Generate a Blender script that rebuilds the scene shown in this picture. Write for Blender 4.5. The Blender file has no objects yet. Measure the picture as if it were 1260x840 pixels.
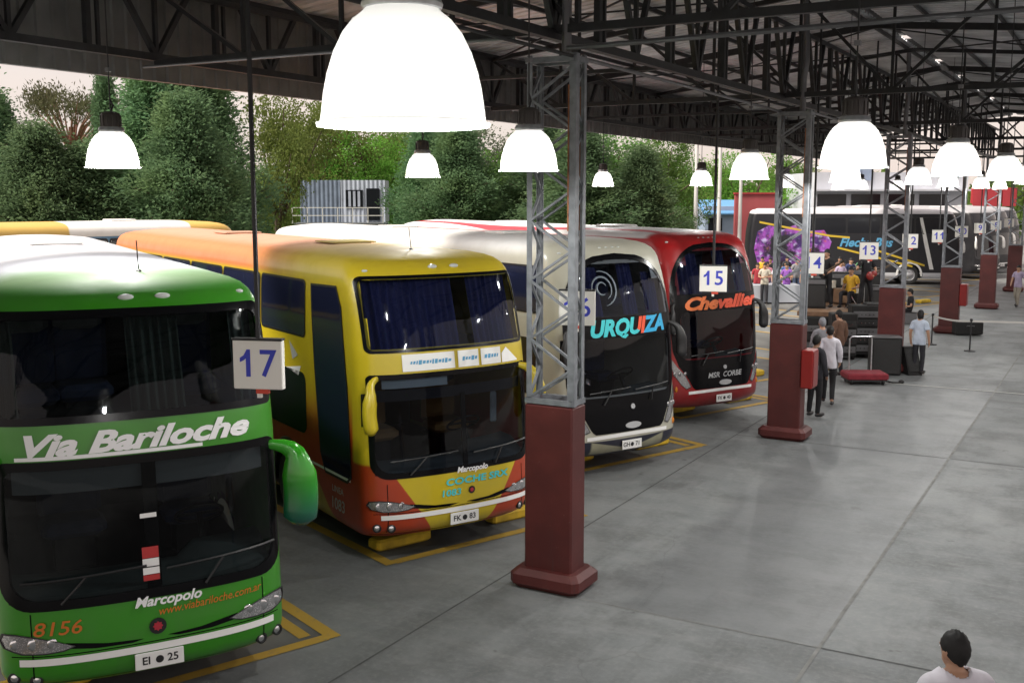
import bpy, math, random
import numpy as np
from mathutils import Vector, Matrix
R = math.radians
random.seed(7)
rng = np.random.default_rng(7)
scn = bpy.context.scene
COL = scn.collection
LAMP_W, SKY_S, EXPO = 88.0, .13, 0.38

# ------------------------------------------------------------------ camera
CAM_H = 4.6
YAW, PITCH, FPX = R(29.6), math.atan(180 / 1326), 1326.0
FW = np.array([-math.sin(YAW) * math.cos(PITCH), math.cos(YAW) * math.cos(PITCH), -math.sin(PITCH)])
RT = np.array([math.cos(YAW), math.sin(YAW), 0.0])
UP = np.cross(RT, FW)
CP = np.array([0, 0, CAM_H])
def ray(x, y): return FW + RT * (x - 630) / FPX - UP * (y - 420) / FPX
def at(x, y, depth): return CP + ray(x, y) * depth          # where a thing seen there stands, at that distance
def ground_at(x, y, z=0.0):
    r = ray(x, y); return CP + r * (z - CAM_H) / r[2]
cd = bpy.data.cameras.new('camera'); cam = bpy.data.objects.new('camera', cd); COL.objects.link(cam)
cam.location = (0, 0, CAM_H); cam.rotation_euler = (R(90) - PITCH, 0, YAW)
cd.sensor_width = 36; cd.lens = FPX / 1260 * 36; cd.clip_start = 0.05; cd.clip_end = 2000
scn.camera = cam

# ------------------------------------------------------------------ materials
MATS = {}
def nt(name):
    m = bpy.data.materials.new(name); m.use_nodes = True
    t = m.node_tree; b = t.nodes['Principled BSDF']
    MATS[name] = m
    return m, t, b
def mat(name, col, rough=0.5, metal=0.0, coat=0.0, noise=0.0, nscale=6.0, bump=0.0, spec=0.5):
    m, t, b = nt(name)
    b.inputs['Base Color'].default_value = (*col, 1); b.inputs['Roughness'].default_value = rough
    b.inputs['Metallic'].default_value = metal; b.inputs['Coat Weight'].default_value = coat
    b.inputs['Coat Roughness'].default_value = 0.06; b.inputs['Specular IOR Level'].default_value = spec
    if noise or bump:
        tc = t.nodes.new('ShaderNodeTexCoord')
        n = t.nodes.new('ShaderNodeTexNoise'); n.inputs['Scale'].default_value = nscale; n.inputs['Detail'].default_value = 6
        t.links.new(tc.outputs['Object'], n.inputs['Vector'])
        if noise:
            mr = t.nodes.new('ShaderNodeMapRange'); mr.inputs[1].default_value = .3; mr.inputs[2].default_value = .7
            mr.inputs[3].default_value = 1 - noise; mr.inputs[4].default_value = 1 + noise
            t.links.new(n.outputs['Fac'], mr.inputs[0])
            mx = t.nodes.new('ShaderNodeVectorMath'); mx.operation = 'SCALE'
            mx.inputs[0].default_value = col; t.links.new(mr.outputs[0], mx.inputs['Scale'])
            t.links.new(mx.outputs[0], b.inputs['Base Color'])
        if bump:
            bp = t.nodes.new('ShaderNodeBump'); bp.inputs['Strength'].default_value = bump; bp.inputs['Distance'].default_value = .02
            t.links.new(n.outputs['Fac'], bp.inputs['Height']); t.links.new(bp.outputs[0], b.inputs['Normal'])
    return m
def emis(name, col, s):
    m, t, b = nt(name)
    b.inputs['Base Color'].default_value = (.8, .8, .8, 1); b.inputs['Emission Color'].default_value = (*col, 1); b.inputs['Emission Strength'].default_value = s
    b.inputs['Roughness'].default_value = .3
    return m
class NX:
    """tiny expression builder for masks in a node tree"""
    def __init__(s, t):
        s.t = t; tc = t.nodes.new('ShaderNodeTexCoord'); sx = t.nodes.new('ShaderNodeSeparateXYZ')
        t.links.new(tc.outputs['Object'], sx.inputs[0]); s.x, s.y, s.z = sx.outputs; s.vec = tc.outputs['Object']
    def _in(s, sock, v):
        if hasattr(v, 'is_linked') or hasattr(v, 'links'): s.t.links.new(v, sock)
        else: sock.default_value = v
    def m(s, op, a, b=0.0, c=0.0):
        n = s.t.nodes.new('ShaderNodeMath'); n.operation = op
        for i, v in enumerate((a, b, c)): s._in(n.inputs[i], v)
        return n.outputs[0]
    def ss(s, v, lo, hi):
        n = s.t.nodes.new('ShaderNodeMapRange'); n.interpolation_type = 'SMOOTHSTEP'
        s._in(n.inputs[0], v); n.inputs[1].default_value = lo; n.inputs[2].default_value = hi
        return n.outputs[0]
    def noise(s, sc, det=5, vec=None, rough=.5):
        n = s.t.nodes.new('ShaderNodeTexNoise'); n.inputs['Scale'].default_value = sc; n.inputs['Detail'].default_value = det
        n.inputs['Roughness'].default_value = rough
        s.t.links.new(vec or s.vec, n.inputs['Vector']); return n.outputs['Fac']
    def scale(s, v):
        n = s.t.nodes.new('ShaderNodeVectorMath'); n.operation = 'MULTIPLY'; s.t.links.new(s.vec, n.inputs[0]); n.inputs[1].default_value = v
        return n.outputs[0]
    def mix(s, f, a, b):
        n = s.t.nodes.new('ShaderNodeMix'); n.data_type = 'RGBA'
        s._in(n.inputs[0], f)
        for sock, v in ((n.inputs[6], a), (n.inputs[7], b)):
            if isinstance(v, tuple): sock.default_value = (*v, 1)
            else: s.t.links.new(v, sock)
        return n.outputs[2]
def paint(name, fn, rough=.38, coat=.35, film=1.0):
    """bus paint whose livery is a function of the bus's own coordinates"""
    m, t, b = nt(name); e = NX(t)
    c = fn(e)
    g = e.ss(e.noise(3.0, 6), .35, .75)                      # road film
    low = e.m('MULTIPLY', e.ss(e.z, .9, .25), .35)
    c = e.mix(e.m('MULTIPLY', e.m('ADD', e.m('MULTIPLY', g, .10), e.m('MULTIPLY', low, g)), film), c, (.09, .085, .075))
    t.links.new(c, b.inputs['Base Color'])
    t.links.new(e.m('ADD', e.m('ADD', e.m('MULTIPLY', g, .15), rough - .08), e.m('MULTIPLY', e.ss(e.z, 3.6, 3.75), .28)), b.inputs['Roughness'])
    t.links.new(e.m('MULTIPLY', e.ss(e.z, 3.72, 3.5), coat), b.inputs['Coat Weight']); b.inputs['Coat Roughness'].default_value = .08
    return m
def glass(name, tint, rough=.02):
    m, t, b = nt(name); t.nodes.remove(b)
    o = t.nodes['Material Output']; tr = t.nodes.new('ShaderNodeBsdfTransparent'); tr.inputs[0].default_value = (*tint, 1)
    gl = t.nodes.new('ShaderNodeBsdfGlossy'); gl.inputs['Roughness'].default_value = rough; gl.inputs[0].default_value = (.9, .92, .95, 1)
    lw = t.nodes.new('ShaderNodeLayerWeight'); lw.inputs[0].default_value = .12
    mp = t.nodes.new('ShaderNodeMapRange'); mp.inputs[3].default_value = .014; mp.inputs[4].default_value = .32
    t.links.new(lw.outputs['Facing'], mp.inputs[0])
    mx = t.nodes.new('ShaderNodeMixShader'); t.links.new(mp.outputs[0], mx.inputs[0])
    t.links.new(tr.outputs[0], mx.inputs[1]); t.links.new(gl.outputs[0], mx.inputs[2]); t.links.new(mx.outputs[0], o.inputs[0])
    return m

mat('steel_grey', (.225, .24, .262), .45, .3, noise=.25, nscale=9)
mat('steel_rust', (.30, .12, .05), .7, noise=.4, nscale=12)
mat('steel_black', (.022, .022, .024), .5, .2, noise=.3); mat('lamp_cap', (.05, .042, .038), .4)
mat('pipe_grey', (.16, .16, .17), .4, .5)
mat('gutter_grey', (.13, .135, .135), .5, .3, noise=.2)
mat('plate_black', (.012, .012, .013), .25, coat=.3)
mat('rubber', (.016, .016, .016), .7, noise=.3, nscale=20)
mat('frit', (.004, .004, .005), .22, spec=.18)
mat('trim_black', (.014, .014, .015), .45)
mat('reflective_white', (.92, .92, .9), .35)
mat('white_paint', (.8, .8, .78), .4, noise=.05)
mat('plate_white', (.85, .85, .83), .4)
mat('sign_white', (.88, .86, .80), .4)
mat('sign_edge', (.75, .70, .58), .5)
mat('sign_blue', (.035, .05, .50), .5)
mat('sign_red', (.62, .06, .03), .5)
mat('chrome', (.75, .75, .76), .12, 1.0)
mat('rim_grey', (.55, .56, .58), .3, .8, noise=.2, nscale=15)
mat('box_red', (.24, .012, .011), .35, coat=.4)
mat('yellow_concrete', (.50, .33, .02), .75, noise=.35, nscale=5)
mat('interior_dark', (.012, .012, .014), .9)
mat('seat_navy', (.018, .028, .07), .9, noise=.2)
mat('seat_grey', (.16, .17, .18), .9, noise=.15)
mat('curtain_green', (.035, .05, .045), .95)
mat('curtain_navy', (.030, .036, .125), .95)
mat('dash_grey', (.05, .065, .065), .7)
mat('visor_grey', (.10, .11, .12), .5)
mat('blind_pale', (.30, .36, .36), .7)
mat('cloth_tan', (.30, .18, .06), .9)
mat('paper_red', (.45, .03, .03), .6)
mat('letter_white', (.9, .9, .9), .4)
mat('letter_orange', (.60, .16, .02), .4)
mat('letter_cyan', (.06, .62, .66), .4)
mat('letter_blue', (.10, .36, .60), .4)
mat('letter_grey', (.45, .46, .47), .4)
mat('letter_red_orange', (.85, .10, .04), .35)
mat('letter_yellow', (.75, .6, .05), .4)
mat('emblem_red', (.45, .03, .05), .4)
mat('amber', (.6, .2, .02), .2)
mat('green_plain', (.035, .30, .012), .3, coat=.6)
mat('yellow_plain', (.60, .47, .02), .3, coat=.6)
mat('marker_pale', (.65, .68, .66), .25)
mat('wood_deck', (.22, .13, .075), .7, noise=.25)
mat('amp_black', (.012, .012, .012), .8)
mat('grille_black', (.03, .03, .03), .9, noise=.4, nscale=60)
mat('case_grey', (.12, .12, .125), .5)
mat('carpet_red', (.20, .02, .03), .9, noise=.2)
mat('skin', (.42, .235, .15), .5, noise=.08)
mat('skin_dark', (.26, .14, .085), .5, noise=.08)
mat('hair_black', (.005, .0045, .0045), .7, noise=.4, nscale=30)
mat('hair_grey', (.20, .21, .23), .6, noise=.3, nscale=30)
mat('shoe_black', (.012, .011, .011), .4)
for n, c in dict(cloth_white=(.66, .64, .70), cloth_pale=(.50, .57, .68), cloth_lilac=(.36, .30, .42), cloth_black=(.010, .010, .012), cloth_dark=(.022, .022, .028),
                 cloth_beige=(.30, .27, .22), cloth_yellow=(.62, .36, .03), cloth_red=(.30, .03, .04), cloth_pink=(.42, .17, .22), cloth_blue=(.05, .10, .26),
                 cloth_navy=(.02, .03, .09), cloth_brown=(.13, .07, .045), cloth_green=(.06, .2, .09), cloth_orange=(.35, .14, .06), cloth_teal=(.05, .17, .20),
                 cloth_grey=(.22, .22, .24), cloth_violet=(.22, .08, .36), cloth_cream=(.45, .42, .35), cloth_denim=(.10, .14, .24)).items():
    mat(n, c, .9, noise=.12, nscale=9, bump=.25)
mat('bark', (.09, .065, .045), .9, noise=.3)
mat('bark_red', (.24, .12, .08), .9, noise=.3)
mat('wall_red', (.42, .09, .10), .7, noise=.12, nscale=1.0)
mat('hoarding_red', (.42, .04, .05), .6, noise=.15, nscale=1.0)
mat('roof_blue', (.12, .30, .55), .5, noise=.1)
mat('wall_white', (.55, .57, .62), .6, noise=.08, nscale=1)
mat('wall_bluegrey', (.30, .37, .50), .6, noise=.10, nscale=1)
mat('window_dark', (.012, .014, .018), .15)
mat('container_blue', (.17, .215, .29), .5, noise=.2, nscale=1.5)
mat('container_pale', (.42, .47, .56), .5, noise=.12, nscale=1.5)
mat('pole_white', (.7, .7, .68), .5)
mat('ball_red', (.6, .03, .04), .4)
mat('tape_grey', (.55, .53, .50), .6)
glass('windscreen', (.42, .46, .47)); glass('windscreen_blue', (.42, .45, .52))
glass('tint_glass', (.16, .18, .2))
m_, t_, b_ = nt('lamp_glow'); b_.inputs['Base Color'].default_value = (.85, .85, .83, 1); b_.inputs['Roughness'].default_value = .25
b_.inputs['Emission Color'].default_value = (1, .985, .95, 1); b_.inputs['Emission Strength'].default_value = .40
tl_ = t_.nodes.new('ShaderNodeBsdfTranslucent'); tl_.inputs[0].default_value = (.09, .089, .085, 1); ms_ = t_.nodes.new('ShaderNodeMixShader'); ms_.inputs[0].default_value = .45
t_.links.new(b_.outputs[0], ms_.inputs[1]); t_.links.new(tl_.outputs[0], ms_.inputs[2]); t_.links.new(ms_.outputs[0], t_.nodes['Material Output'].inputs[0])
emis('bulb_glow', (1.0, .98, .93), 14)

def pier_mat():
    m, t, b = nt('column_red'); e = NX(t)
    c = e.mix(e.ss(e.noise(2.2, 6), .35, .7), (.070, .0105, .0095), (.098, .016, .014))
    chip = e.ss(e.noise(9, 8, rough=.75), .64, .68); scuff = e.m('MULTIPLY', e.ss(e.noise(1, 6, vec=e.scale((14, 14, 1.2)), rough=.7), .56, .70), e.ss(e.z, 1.6, .1))
    c = e.mix(e.m('MULTIPLY', chip, .55), c, (.17, .12, .10)); c = e.mix(e.m('MULTIPLY', scuff, .55), c, (.05, .03, .028))
    t.links.new(c, b.inputs['Base Color']); b.inputs['Roughness'].default_value = .55
    bp = t.nodes.new('ShaderNodeBump'); bp.inputs['Strength'].default_value = .25; bp.inputs['Distance'].default_value = .012
    t.links.new(e.noise(7, 8, rough=.7), bp.inputs['Height']); t.links.new(bp.outputs[0], b.inputs['Normal'])
pier_mat()
# foliage: leaf colour varies by leaf and by tree
def foliage(name, c0, c1, c2):
    m, t, b = nt(name); e = NX(t)
    oi = t.nodes.new('ShaderNodeObjectInfo')
    ge = t.nodes.new('ShaderNodeNewGeometry')
    c = e.mix(ge.outputs['Random Per Island'], c0, c1)
    c = e.mix(e.m('MULTIPLY', e.ss(e.noise(.6, 3), .45, .7), .6), c, c2)
    hs = t.nodes.new('ShaderNodeHueSaturation'); t.links.new(c, hs.inputs['Color'])
    t.links.new(e.m('ADD', e.m('MULTIPLY', oi.outputs['Random'], .04), .48), hs.inputs['Hue'])
    t.links.new(e.m('ADD', e.m('MULTIPLY', oi.outputs['Random'], .35), .85), hs.inputs['Value'])
    t.links.new(hs.outputs[0], b.inputs['Base Color']); b.inputs['Roughness'].default_value = .6
    b.inputs['Specular IOR Level'].default_value = .12
    o = t.nodes['Material Output']; tl = t.nodes.new('ShaderNodeBsdfTranslucent'); t.links.new(hs.outputs[0], tl.inputs[0])
    ms = t.nodes.new('ShaderNodeMixShader'); ms.inputs[0].default_value = .5; t.links.new(b.outputs[0], ms.inputs[1]); t.links.new(tl.outputs[0], ms.inputs[2]); t.links.new(ms.outputs[0], o.inputs[0])
    return m
foliage('leaf_conifer', (.11, .195, .105), (.16, .265, .125), (.215, .32, .135))
foliage('leaf_broad', (.09, .19, .05), (.14, .26, .06), (.19, .31, .07))
foliage('leaf_bright', (.14, .29, .04), (.19, .36, .06), (.16, .27, .06))
foliage('leaf_olive', (.12, .19, .05), (.17, .24, .06), (.21, .26, .07))
foliage('leaf_grey', (.12, .15, .10), (.17, .20, .13), (.14, .16, .09))
foliage('leaf_pine', (.09, .11, .055), (.13, .14, .07), (.16, .14, .09))

def floor_mat():
    m, t, b = nt('concrete'); e = NX(t)
    big = e.noise(.22, 5, rough=.6); mid = e.noise(1.1, 7, rough=.65); fine = e.noise(14, 6, rough=.7)
    st = e.noise(1.0, 6, vec=e.scale((1.6, .18, 1)), rough=.65)               # traffic streaks along the platform
    sw = e.noise(1.0, 7, vec=e.scale((.9, 3.2, 1)), rough=.7)                 # trowel sweeps across it
    c = e.mix(e.ss(big, .35, .68), (.142, .155, .159), (.238, .250, .250))
    c = e.mix(e.m('MULTIPLY', e.ss(mid, .42, .68), .55), c, (.085, .09, .089))
    c = e.mix(e.m('MULTIPLY', e.ss(st, .48, .70), .50), c, (.08, .085, .086))
    c = e.mix(e.m('MULTIPLY', e.ss(sw, .48, .68), .42), c, (.245, .25, .245))
    c = e.mix(e.m('MULTIPLY', e.ss(fine, .42, .72), .30), c, (.29, .292, .285))
    drip = e.m('MULTIPLY', e.ss(e.noise(2.6, 3, rough=.6), .66, .72), e.ss(e.noise(.35, 2), .45, .6))
    c = e.mix(e.m('MULTIPLY', drip, .6), c, (.05, .052, .052))
    vc = t.nodes.new('ShaderNodeTexVoronoi'); vc.feature = 'DISTANCE_TO_EDGE'; vc.inputs['Scale'].default_value = .16
    wv = t.nodes.new('ShaderNodeVectorMath'); wv.operation = 'ADD'; nn = t.nodes.new('ShaderNodeTexNoise'); nn.inputs['Scale'].default_value = .9; nn.inputs['Detail'].default_value = 5
    t.links.new(e.vec, nn.inputs['Vector']); t.links.new(e.vec, wv.inputs[0]); t.links.new(nn.outputs['Color'], wv.inputs[1]); t.links.new(wv.outputs[0], vc.inputs['Vector'])
    crack = e.m('MULTIPLY', e.ss(vc.outputs['Distance'], .0022, .0006), e.ss(e.noise(.3, 2, vec=e.scale((1, 1, 1))), .5, .58))
    c = e.mix(e.m('MULTIPLY', crack, .18), c, (.05, .05, .05))
    # slabs: each has a tone of its own
    sx = e.m('FLOOR', e.m('DIVIDE', e.m('ADD', e.x, 2.46), 3.85)); sy = e.m('FLOOR', e.m('DIVIDE', e.m('SUBTRACT', e.y, 10.72), 9.2))
    wn = t.nodes.new('ShaderNodeTexWhiteNoise'); wn.noise_dimensions = '2D'
    cb = t.nodes.new('ShaderNodeCombineXYZ'); t.links.new(sx, cb.inputs[0]); t.links.new(sy, cb.inputs[1]); t.links.new(cb.outputs[0], wn.inputs['Vector'])
    sv = t.nodes.new('ShaderNodeVectorMath'); sv.operation = 'SCALE'; t.links.new(c, sv.inputs[0])
    t.links.new(e.m('ADD', e.m('MULTIPLY', wn.outputs[0], .22), .88), sv.inputs['Scale']); c = sv.outputs[0]
    # the worn, sealed lane beside the columns
    wob = e.m('MULTIPLY', e.m('SUBTRACT', mid, .5), 1.3)
    lane = e.m('MULTIPLY', e.ss(e.m('ADD', e.x, wob), -5.2, -4.5), e.ss(e.m('ADD', e.x, e.m('MULTIPLY', wob, .05)), -2.44, -2.5))
    lane = e.m('MULTIPLY', lane, e.ss(e.y, 10.70, 10.74))
    lane = e.m('MULTIPLY', lane, e.ss(e.y, 33, 24))
    c = e.mix(e.m('MULTIPLY', lane, .42), c, (.088, .094, .102))
    # tyre-darkened apron in front of the bays
    ap = e.m('MULTIPLY', e.ss(e.m('ADD', e.x, e.m('MULTIPLY', wob, .8)), -6.4, -7.2), .30)
    c = e.mix(ap, c, (.09, .092, .088))
    t.links.new(c, b.inputs['Base Color'])
    ro = e.m('SUBTRACT', e.m('ADD', .50, e.m('MULTIPLY', mid, .30)), e.m('MULTIPLY', lane, .16))
    t.links.new(ro, b.inputs['Roughness'])
    bp = t.nodes.new('ShaderNodeBump'); bp.inputs['Strength'].default_value = .25; bp.inputs['Distance'].default_value = .01
    t.links.new(e.m('ADD', fine, mid), bp.inputs['Height']); t.links.new(bp.outputs[0], b.inputs['Normal'])
floor_mat()
mat('joint_dark', (.085, .088, .086), .9, noise=.3, nscale=3)
mat('joint_pale', (.205, .208, .20), .9, noise=.25, nscale=4)
mat('asphalt', (.055, .056, .055), .85, noise=.3, nscale=3, bump=.2)
mat('bay_dark', (.095, .096, .092), .75, noise=.5, nscale=1.1)
def worn(name, col, under):
    m, t, b = nt(name); e = NX(t)
    w = e.ss(e.noise(5, 7, rough=.75), .52, .70)
    t.links.new(e.mix(e.m('MULTIPLY', w, .75), col, under), b.inputs['Base Color']); b.inputs['Roughness'].default_value = .75
worn('yellow_line', (.38, .235, .028), (.14, .125, .09))
worn('white_line', (.5, .5, .47), (.2, .2, .19))
mat('grass', (.05, .075, .025), .9, noise=.4, nscale=.6)

def roof_mat():
    m, t, b = nt('roof_sheet'); e = NX(t)
    c = e.mix(e.ss(e.noise(1.2, 6), .35, .7), (.40, .42, .45), (.70, .72, .75))
    crumple = e.noise(1.0, 5, vec=e.scale((1.2, 3.0, 1)))
    t.links.new(c, b.inputs['Base Color']); b.inputs['Metallic'].default_value = .25; b.inputs['Roughness'].default_value = .35
    bp = t.nodes.new('ShaderNodeBump'); bp.inputs['Strength'].default_value = .8; bp.inputs['Distance'].default_value = .12
    t.links.new(crumple, bp.inputs['Height']); t.links.new(bp.outputs[0], b.inputs['Normal'])
roof_mat()
mat('fascia_sheet', (.17, .168, .165), .55, .3, noise=.25, nscale=2)

# ------------------------------------------------------------------ mesh helpers
class MB:
    def __init__(s): s.v = []; s.f = []; s.m = []; s.mats = []
    def mi(s, m):
        if m not in s.mats: s.mats.append(m)
        return s.mats.index(m)
    def add(s, vs, fs, m):
        o = len(s.v); s.v += [tuple(p) for p in vs]; k = s.mi(m)
        for f in fs: s.f.append(tuple(i + o for i in f)); s.m.append(k)
    def box(s, c, d, m, rz=0.0, M=None):
        vs = []
        for z in (-1, 1):
            for y in (-1, 1):
                for x in (-1, 1):
                    p = Vector((x * d[0] / 2, y * d[1] / 2, z * d[2] / 2))
                    if rz: p = Matrix.Rotation(rz, 3, 'Z') @ p
                    if M: p = M @ p
                    vs.append((p.x + c[0], p.y + c[1], p.z + c[2]))
        s.add(vs, [(0, 2, 3, 1), (4, 5, 7, 6), (0, 1, 5, 4), (2, 6, 7, 3), (0, 4, 6, 2), (1, 3, 7, 5)], m)
    def bevbox(s, c, d, m, b=.02, rz=0.0):
        """box with chamfered vertical and top edges"""
        hx, hy, hz = d[0] / 2, d[1] / 2, d[2] / 2
        def ring(ix, z): 
            x, y = hx - ix, hy - ix; q = b
            pts = [(-x + q, -y), (x - q, -y), (x, -y + q), (x, y - q), (x - q, y), (-x + q, y), (-x, y - q), (-x, -y + q)]
            return [(p[0], p[1], z) for p in pts]
        vs = ring(b, -hz) + ring(0, -hz + b) + ring(0, hz - b) + ring(b, hz)
        fs = [tuple(range(7, -1, -1)), tuple(range(24, 32))]
        for k in range(3):
            for i in range(8): fs.append((k * 8 + i, k * 8 + (i + 1) % 8, k * 8 + 8 + (i + 1) % 8, k * 8 + 8 + i))
        cr, sr = math.cos(rz), math.sin(rz)
        s.add([(c[0] + p[0] * cr - p[1] * sr, c[1] + p[0] * sr + p[1] * cr, c[2] + p[2]) for p in vs], fs, m)
    def bar(s, p, q, w, m, h=None):
        p, q = Vector(p), Vector(q); d = q - p
        if d.length < 1e-6: return
        h = h or w; dz = d.normalized(); a = Vector((0, 0, 1)) if abs(dz.z) < .95 else Vector((0, 1, 0))
        x = dz.cross(a).normalized(); y = x.cross(dz)
        vs = [e + x * sx * w / 2 + y * sy * h / 2 for e in (p, q) for sx, sy in ((-1, -1), (1, -1), (1, 1), (-1, 1))]
        s.add(vs, [(3, 2, 1, 0), (4, 5, 6, 7)] + [(i, (i + 1) % 4, 4 + (i + 1) % 4, 4 + i) for i in range(4)], m)
    def tube(s, pts, r, m, n=8, caps=True):
        pts = [Vector(p) for p in pts]; k = len(pts); rr = r if isinstance(r, (list, tuple)) else [r] * k
        vs = []; x = None
        for i, p in enumerate(pts):
            d = (pts[min(i + 1, k - 1)] - pts[max(i - 1, 0)]).normalized()
            if x is None:
                a = Vector((0, 0, 1)) if abs(d.z) < .9 else Vector((1, 0, 0)); x = d.cross(a).normalized()
            x = (x - d * x.dot(d)).normalized(); y = d.cross(x)
            ra = rr[i] if isinstance(rr[i], (tuple, list)) else (rr[i], rr[i])
            for j in range(n):
                t = 2 * math.pi * j / n; vs.append(p + x * math.cos(t) * ra[0] + y * math.sin(t) * ra[1])
        fs = [(i * n + j, i * n + (j + 1) % n, i * n + n + (j + 1) % n, i * n + n + j) for i in range(k - 1) for j in range(n)]
        if caps: fs += [tuple(range(n - 1, -1, -1)), tuple(range((k - 1) * n, k * n))]
        s.add(vs, fs, m)
    def lathe(s, prof, m, n=24, c=(0, 0, 0), axis='Z'):
        vs = []
        for r, z in prof:
            for j in range(n):
                t = 2 * math.pi * j / n; a, b = r * math.cos(t), r * math.sin(t)
                p = (a, b, z) if axis == 'Z' else (z, a, b)
                vs.append((p[0] + c[0], p[1] + c[1], p[2] + c[2]))
        k = len(prof)
        s.add(vs, [(i * n + j, i * n + (j + 1) % n, i * n + n + (j + 1) % n, i * n + n + j) for i in range(k - 1) for j in range(n)], m)
    def ellip(s, c, r, m, nu=16, nv=10, M=None):
        vs = []; 
        for i in range(nv + 1):
            ph = math.pi * i / nv
            for j in range(nu):
                t = 2 * math.pi * j / nu
                p = Vector((r[0] * math.sin(ph) * math.cos(t), r[1] * math.sin(ph) * math.sin(t), r[2] * math.cos(ph)))
                if M: p = M @ p
                vs.append(p + Vector(c))
        s.add(vs, [(i * nu + j, i * nu + nu + j, i * nu + nu + (j + 1) % nu, i * nu + (j + 1) % nu) for i in range(nv) for j in range(nu)], m)
    def build(s, name, parent=None, smooth=False, angle=None):
        me = bpy.data.meshes.new(name); me.from_pydata(s.v, [], s.f)
        for m in s.mats: me.materials.append(MATS[m])
        me.polygons.foreach_set('material_index', s.m)
        if smooth or angle: me.polygons.foreach_set('use_smooth', [True] * len(s.f))
        me.update(); me.validate()
        if angle: me.set_sharp_from_angle(angle=R(angle))
        o = bpy.data.objects.new(name, me); COL.objects.link(o)
        if parent: o.parent = parent
        return o
def tag(o, label=None, cat=None, group=None, kind=None):
    if label: o['label'] = label
    if cat: o['category'] = cat
    if group: o['group'] = group
    if kind: o['kind'] = kind
    return o
def thing(name, label, cat, loc=(0, 0, 0), rz=0.0, group=None):
    o = bpy.data.objects.new(name, None); o.empty_display_size = .2; COL.objects.link(o)
    o.location = loc; o.rotation_euler = (0, 0, rz)
    return tag(o, label, cat, group)
def copy_tree(o, parent=None):
    c = o.copy(); COL.objects.link(c)
    if parent: c.parent = parent
    for ch in list(o.children): copy_tree(ch, c)
    return c
def text2d(s, size, bold=0.0, shear=0.0, align='CENTER', sx=1.0):
    cu = bpy.data.curves.new('t', 'FONT'); cu.body = s; cu.size = size; cu.offset = bold * size; cu.shear = shear
    cu.align_x = align; cu.align_y = 'CENTER'; cu.resolution_u = 3; cu.fill_mode = 'FRONT'
    ob = bpy.data.objects.new('t', cu); COL.objects.link(ob)
    dg = bpy.context.evaluated_depsgraph_get()
    me = bpy.data.meshes.new_from_object(ob.evaluated_get(dg))
    vs = [(v.co.x * sx, v.co.y) for v in me.vertices]; fs = [tuple(p.vertices) for p in me.polygons]
    bpy.data.objects.remove(ob); bpy.data.curves.remove(cu); bpy.data.meshes.remove(me)
    return vs, fs
def rr2(x0, z0, x1, z1, r, n=6):
    r = r if isinstance(r, (list, tuple)) else [r] * 4        # bl, br, tr, tl
    out = []
    for (cx, cz, a0, q) in ((x0 + r[0], z0 + r[0], 180, r[0]), (x1 - r[1], z0 + r[1], 270, r[1]), (x1 - r[2], z1 - r[2], 0, r[2]), (x0 + r[3], z1 - r[3], 90, r[3])):
        for i in range(n + 1):
            t = R(a0 + 90 * i / n); out.append((cx + q * math.cos(t), cz + q * math.sin(t)))
    return dense(out)
def dense(pts, step=.06):
    out = []
    for i, p in enumerate(pts):
        q = pts[(i + 1) % len(pts)]; L = math.dist(p, q); k = max(1, int(L / step))
        for j in range(k): out.append((p[0] + (q[0] - p[0]) * j / k, p[1] + (q[1] - p[1]) * j / k))
    return out

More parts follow.
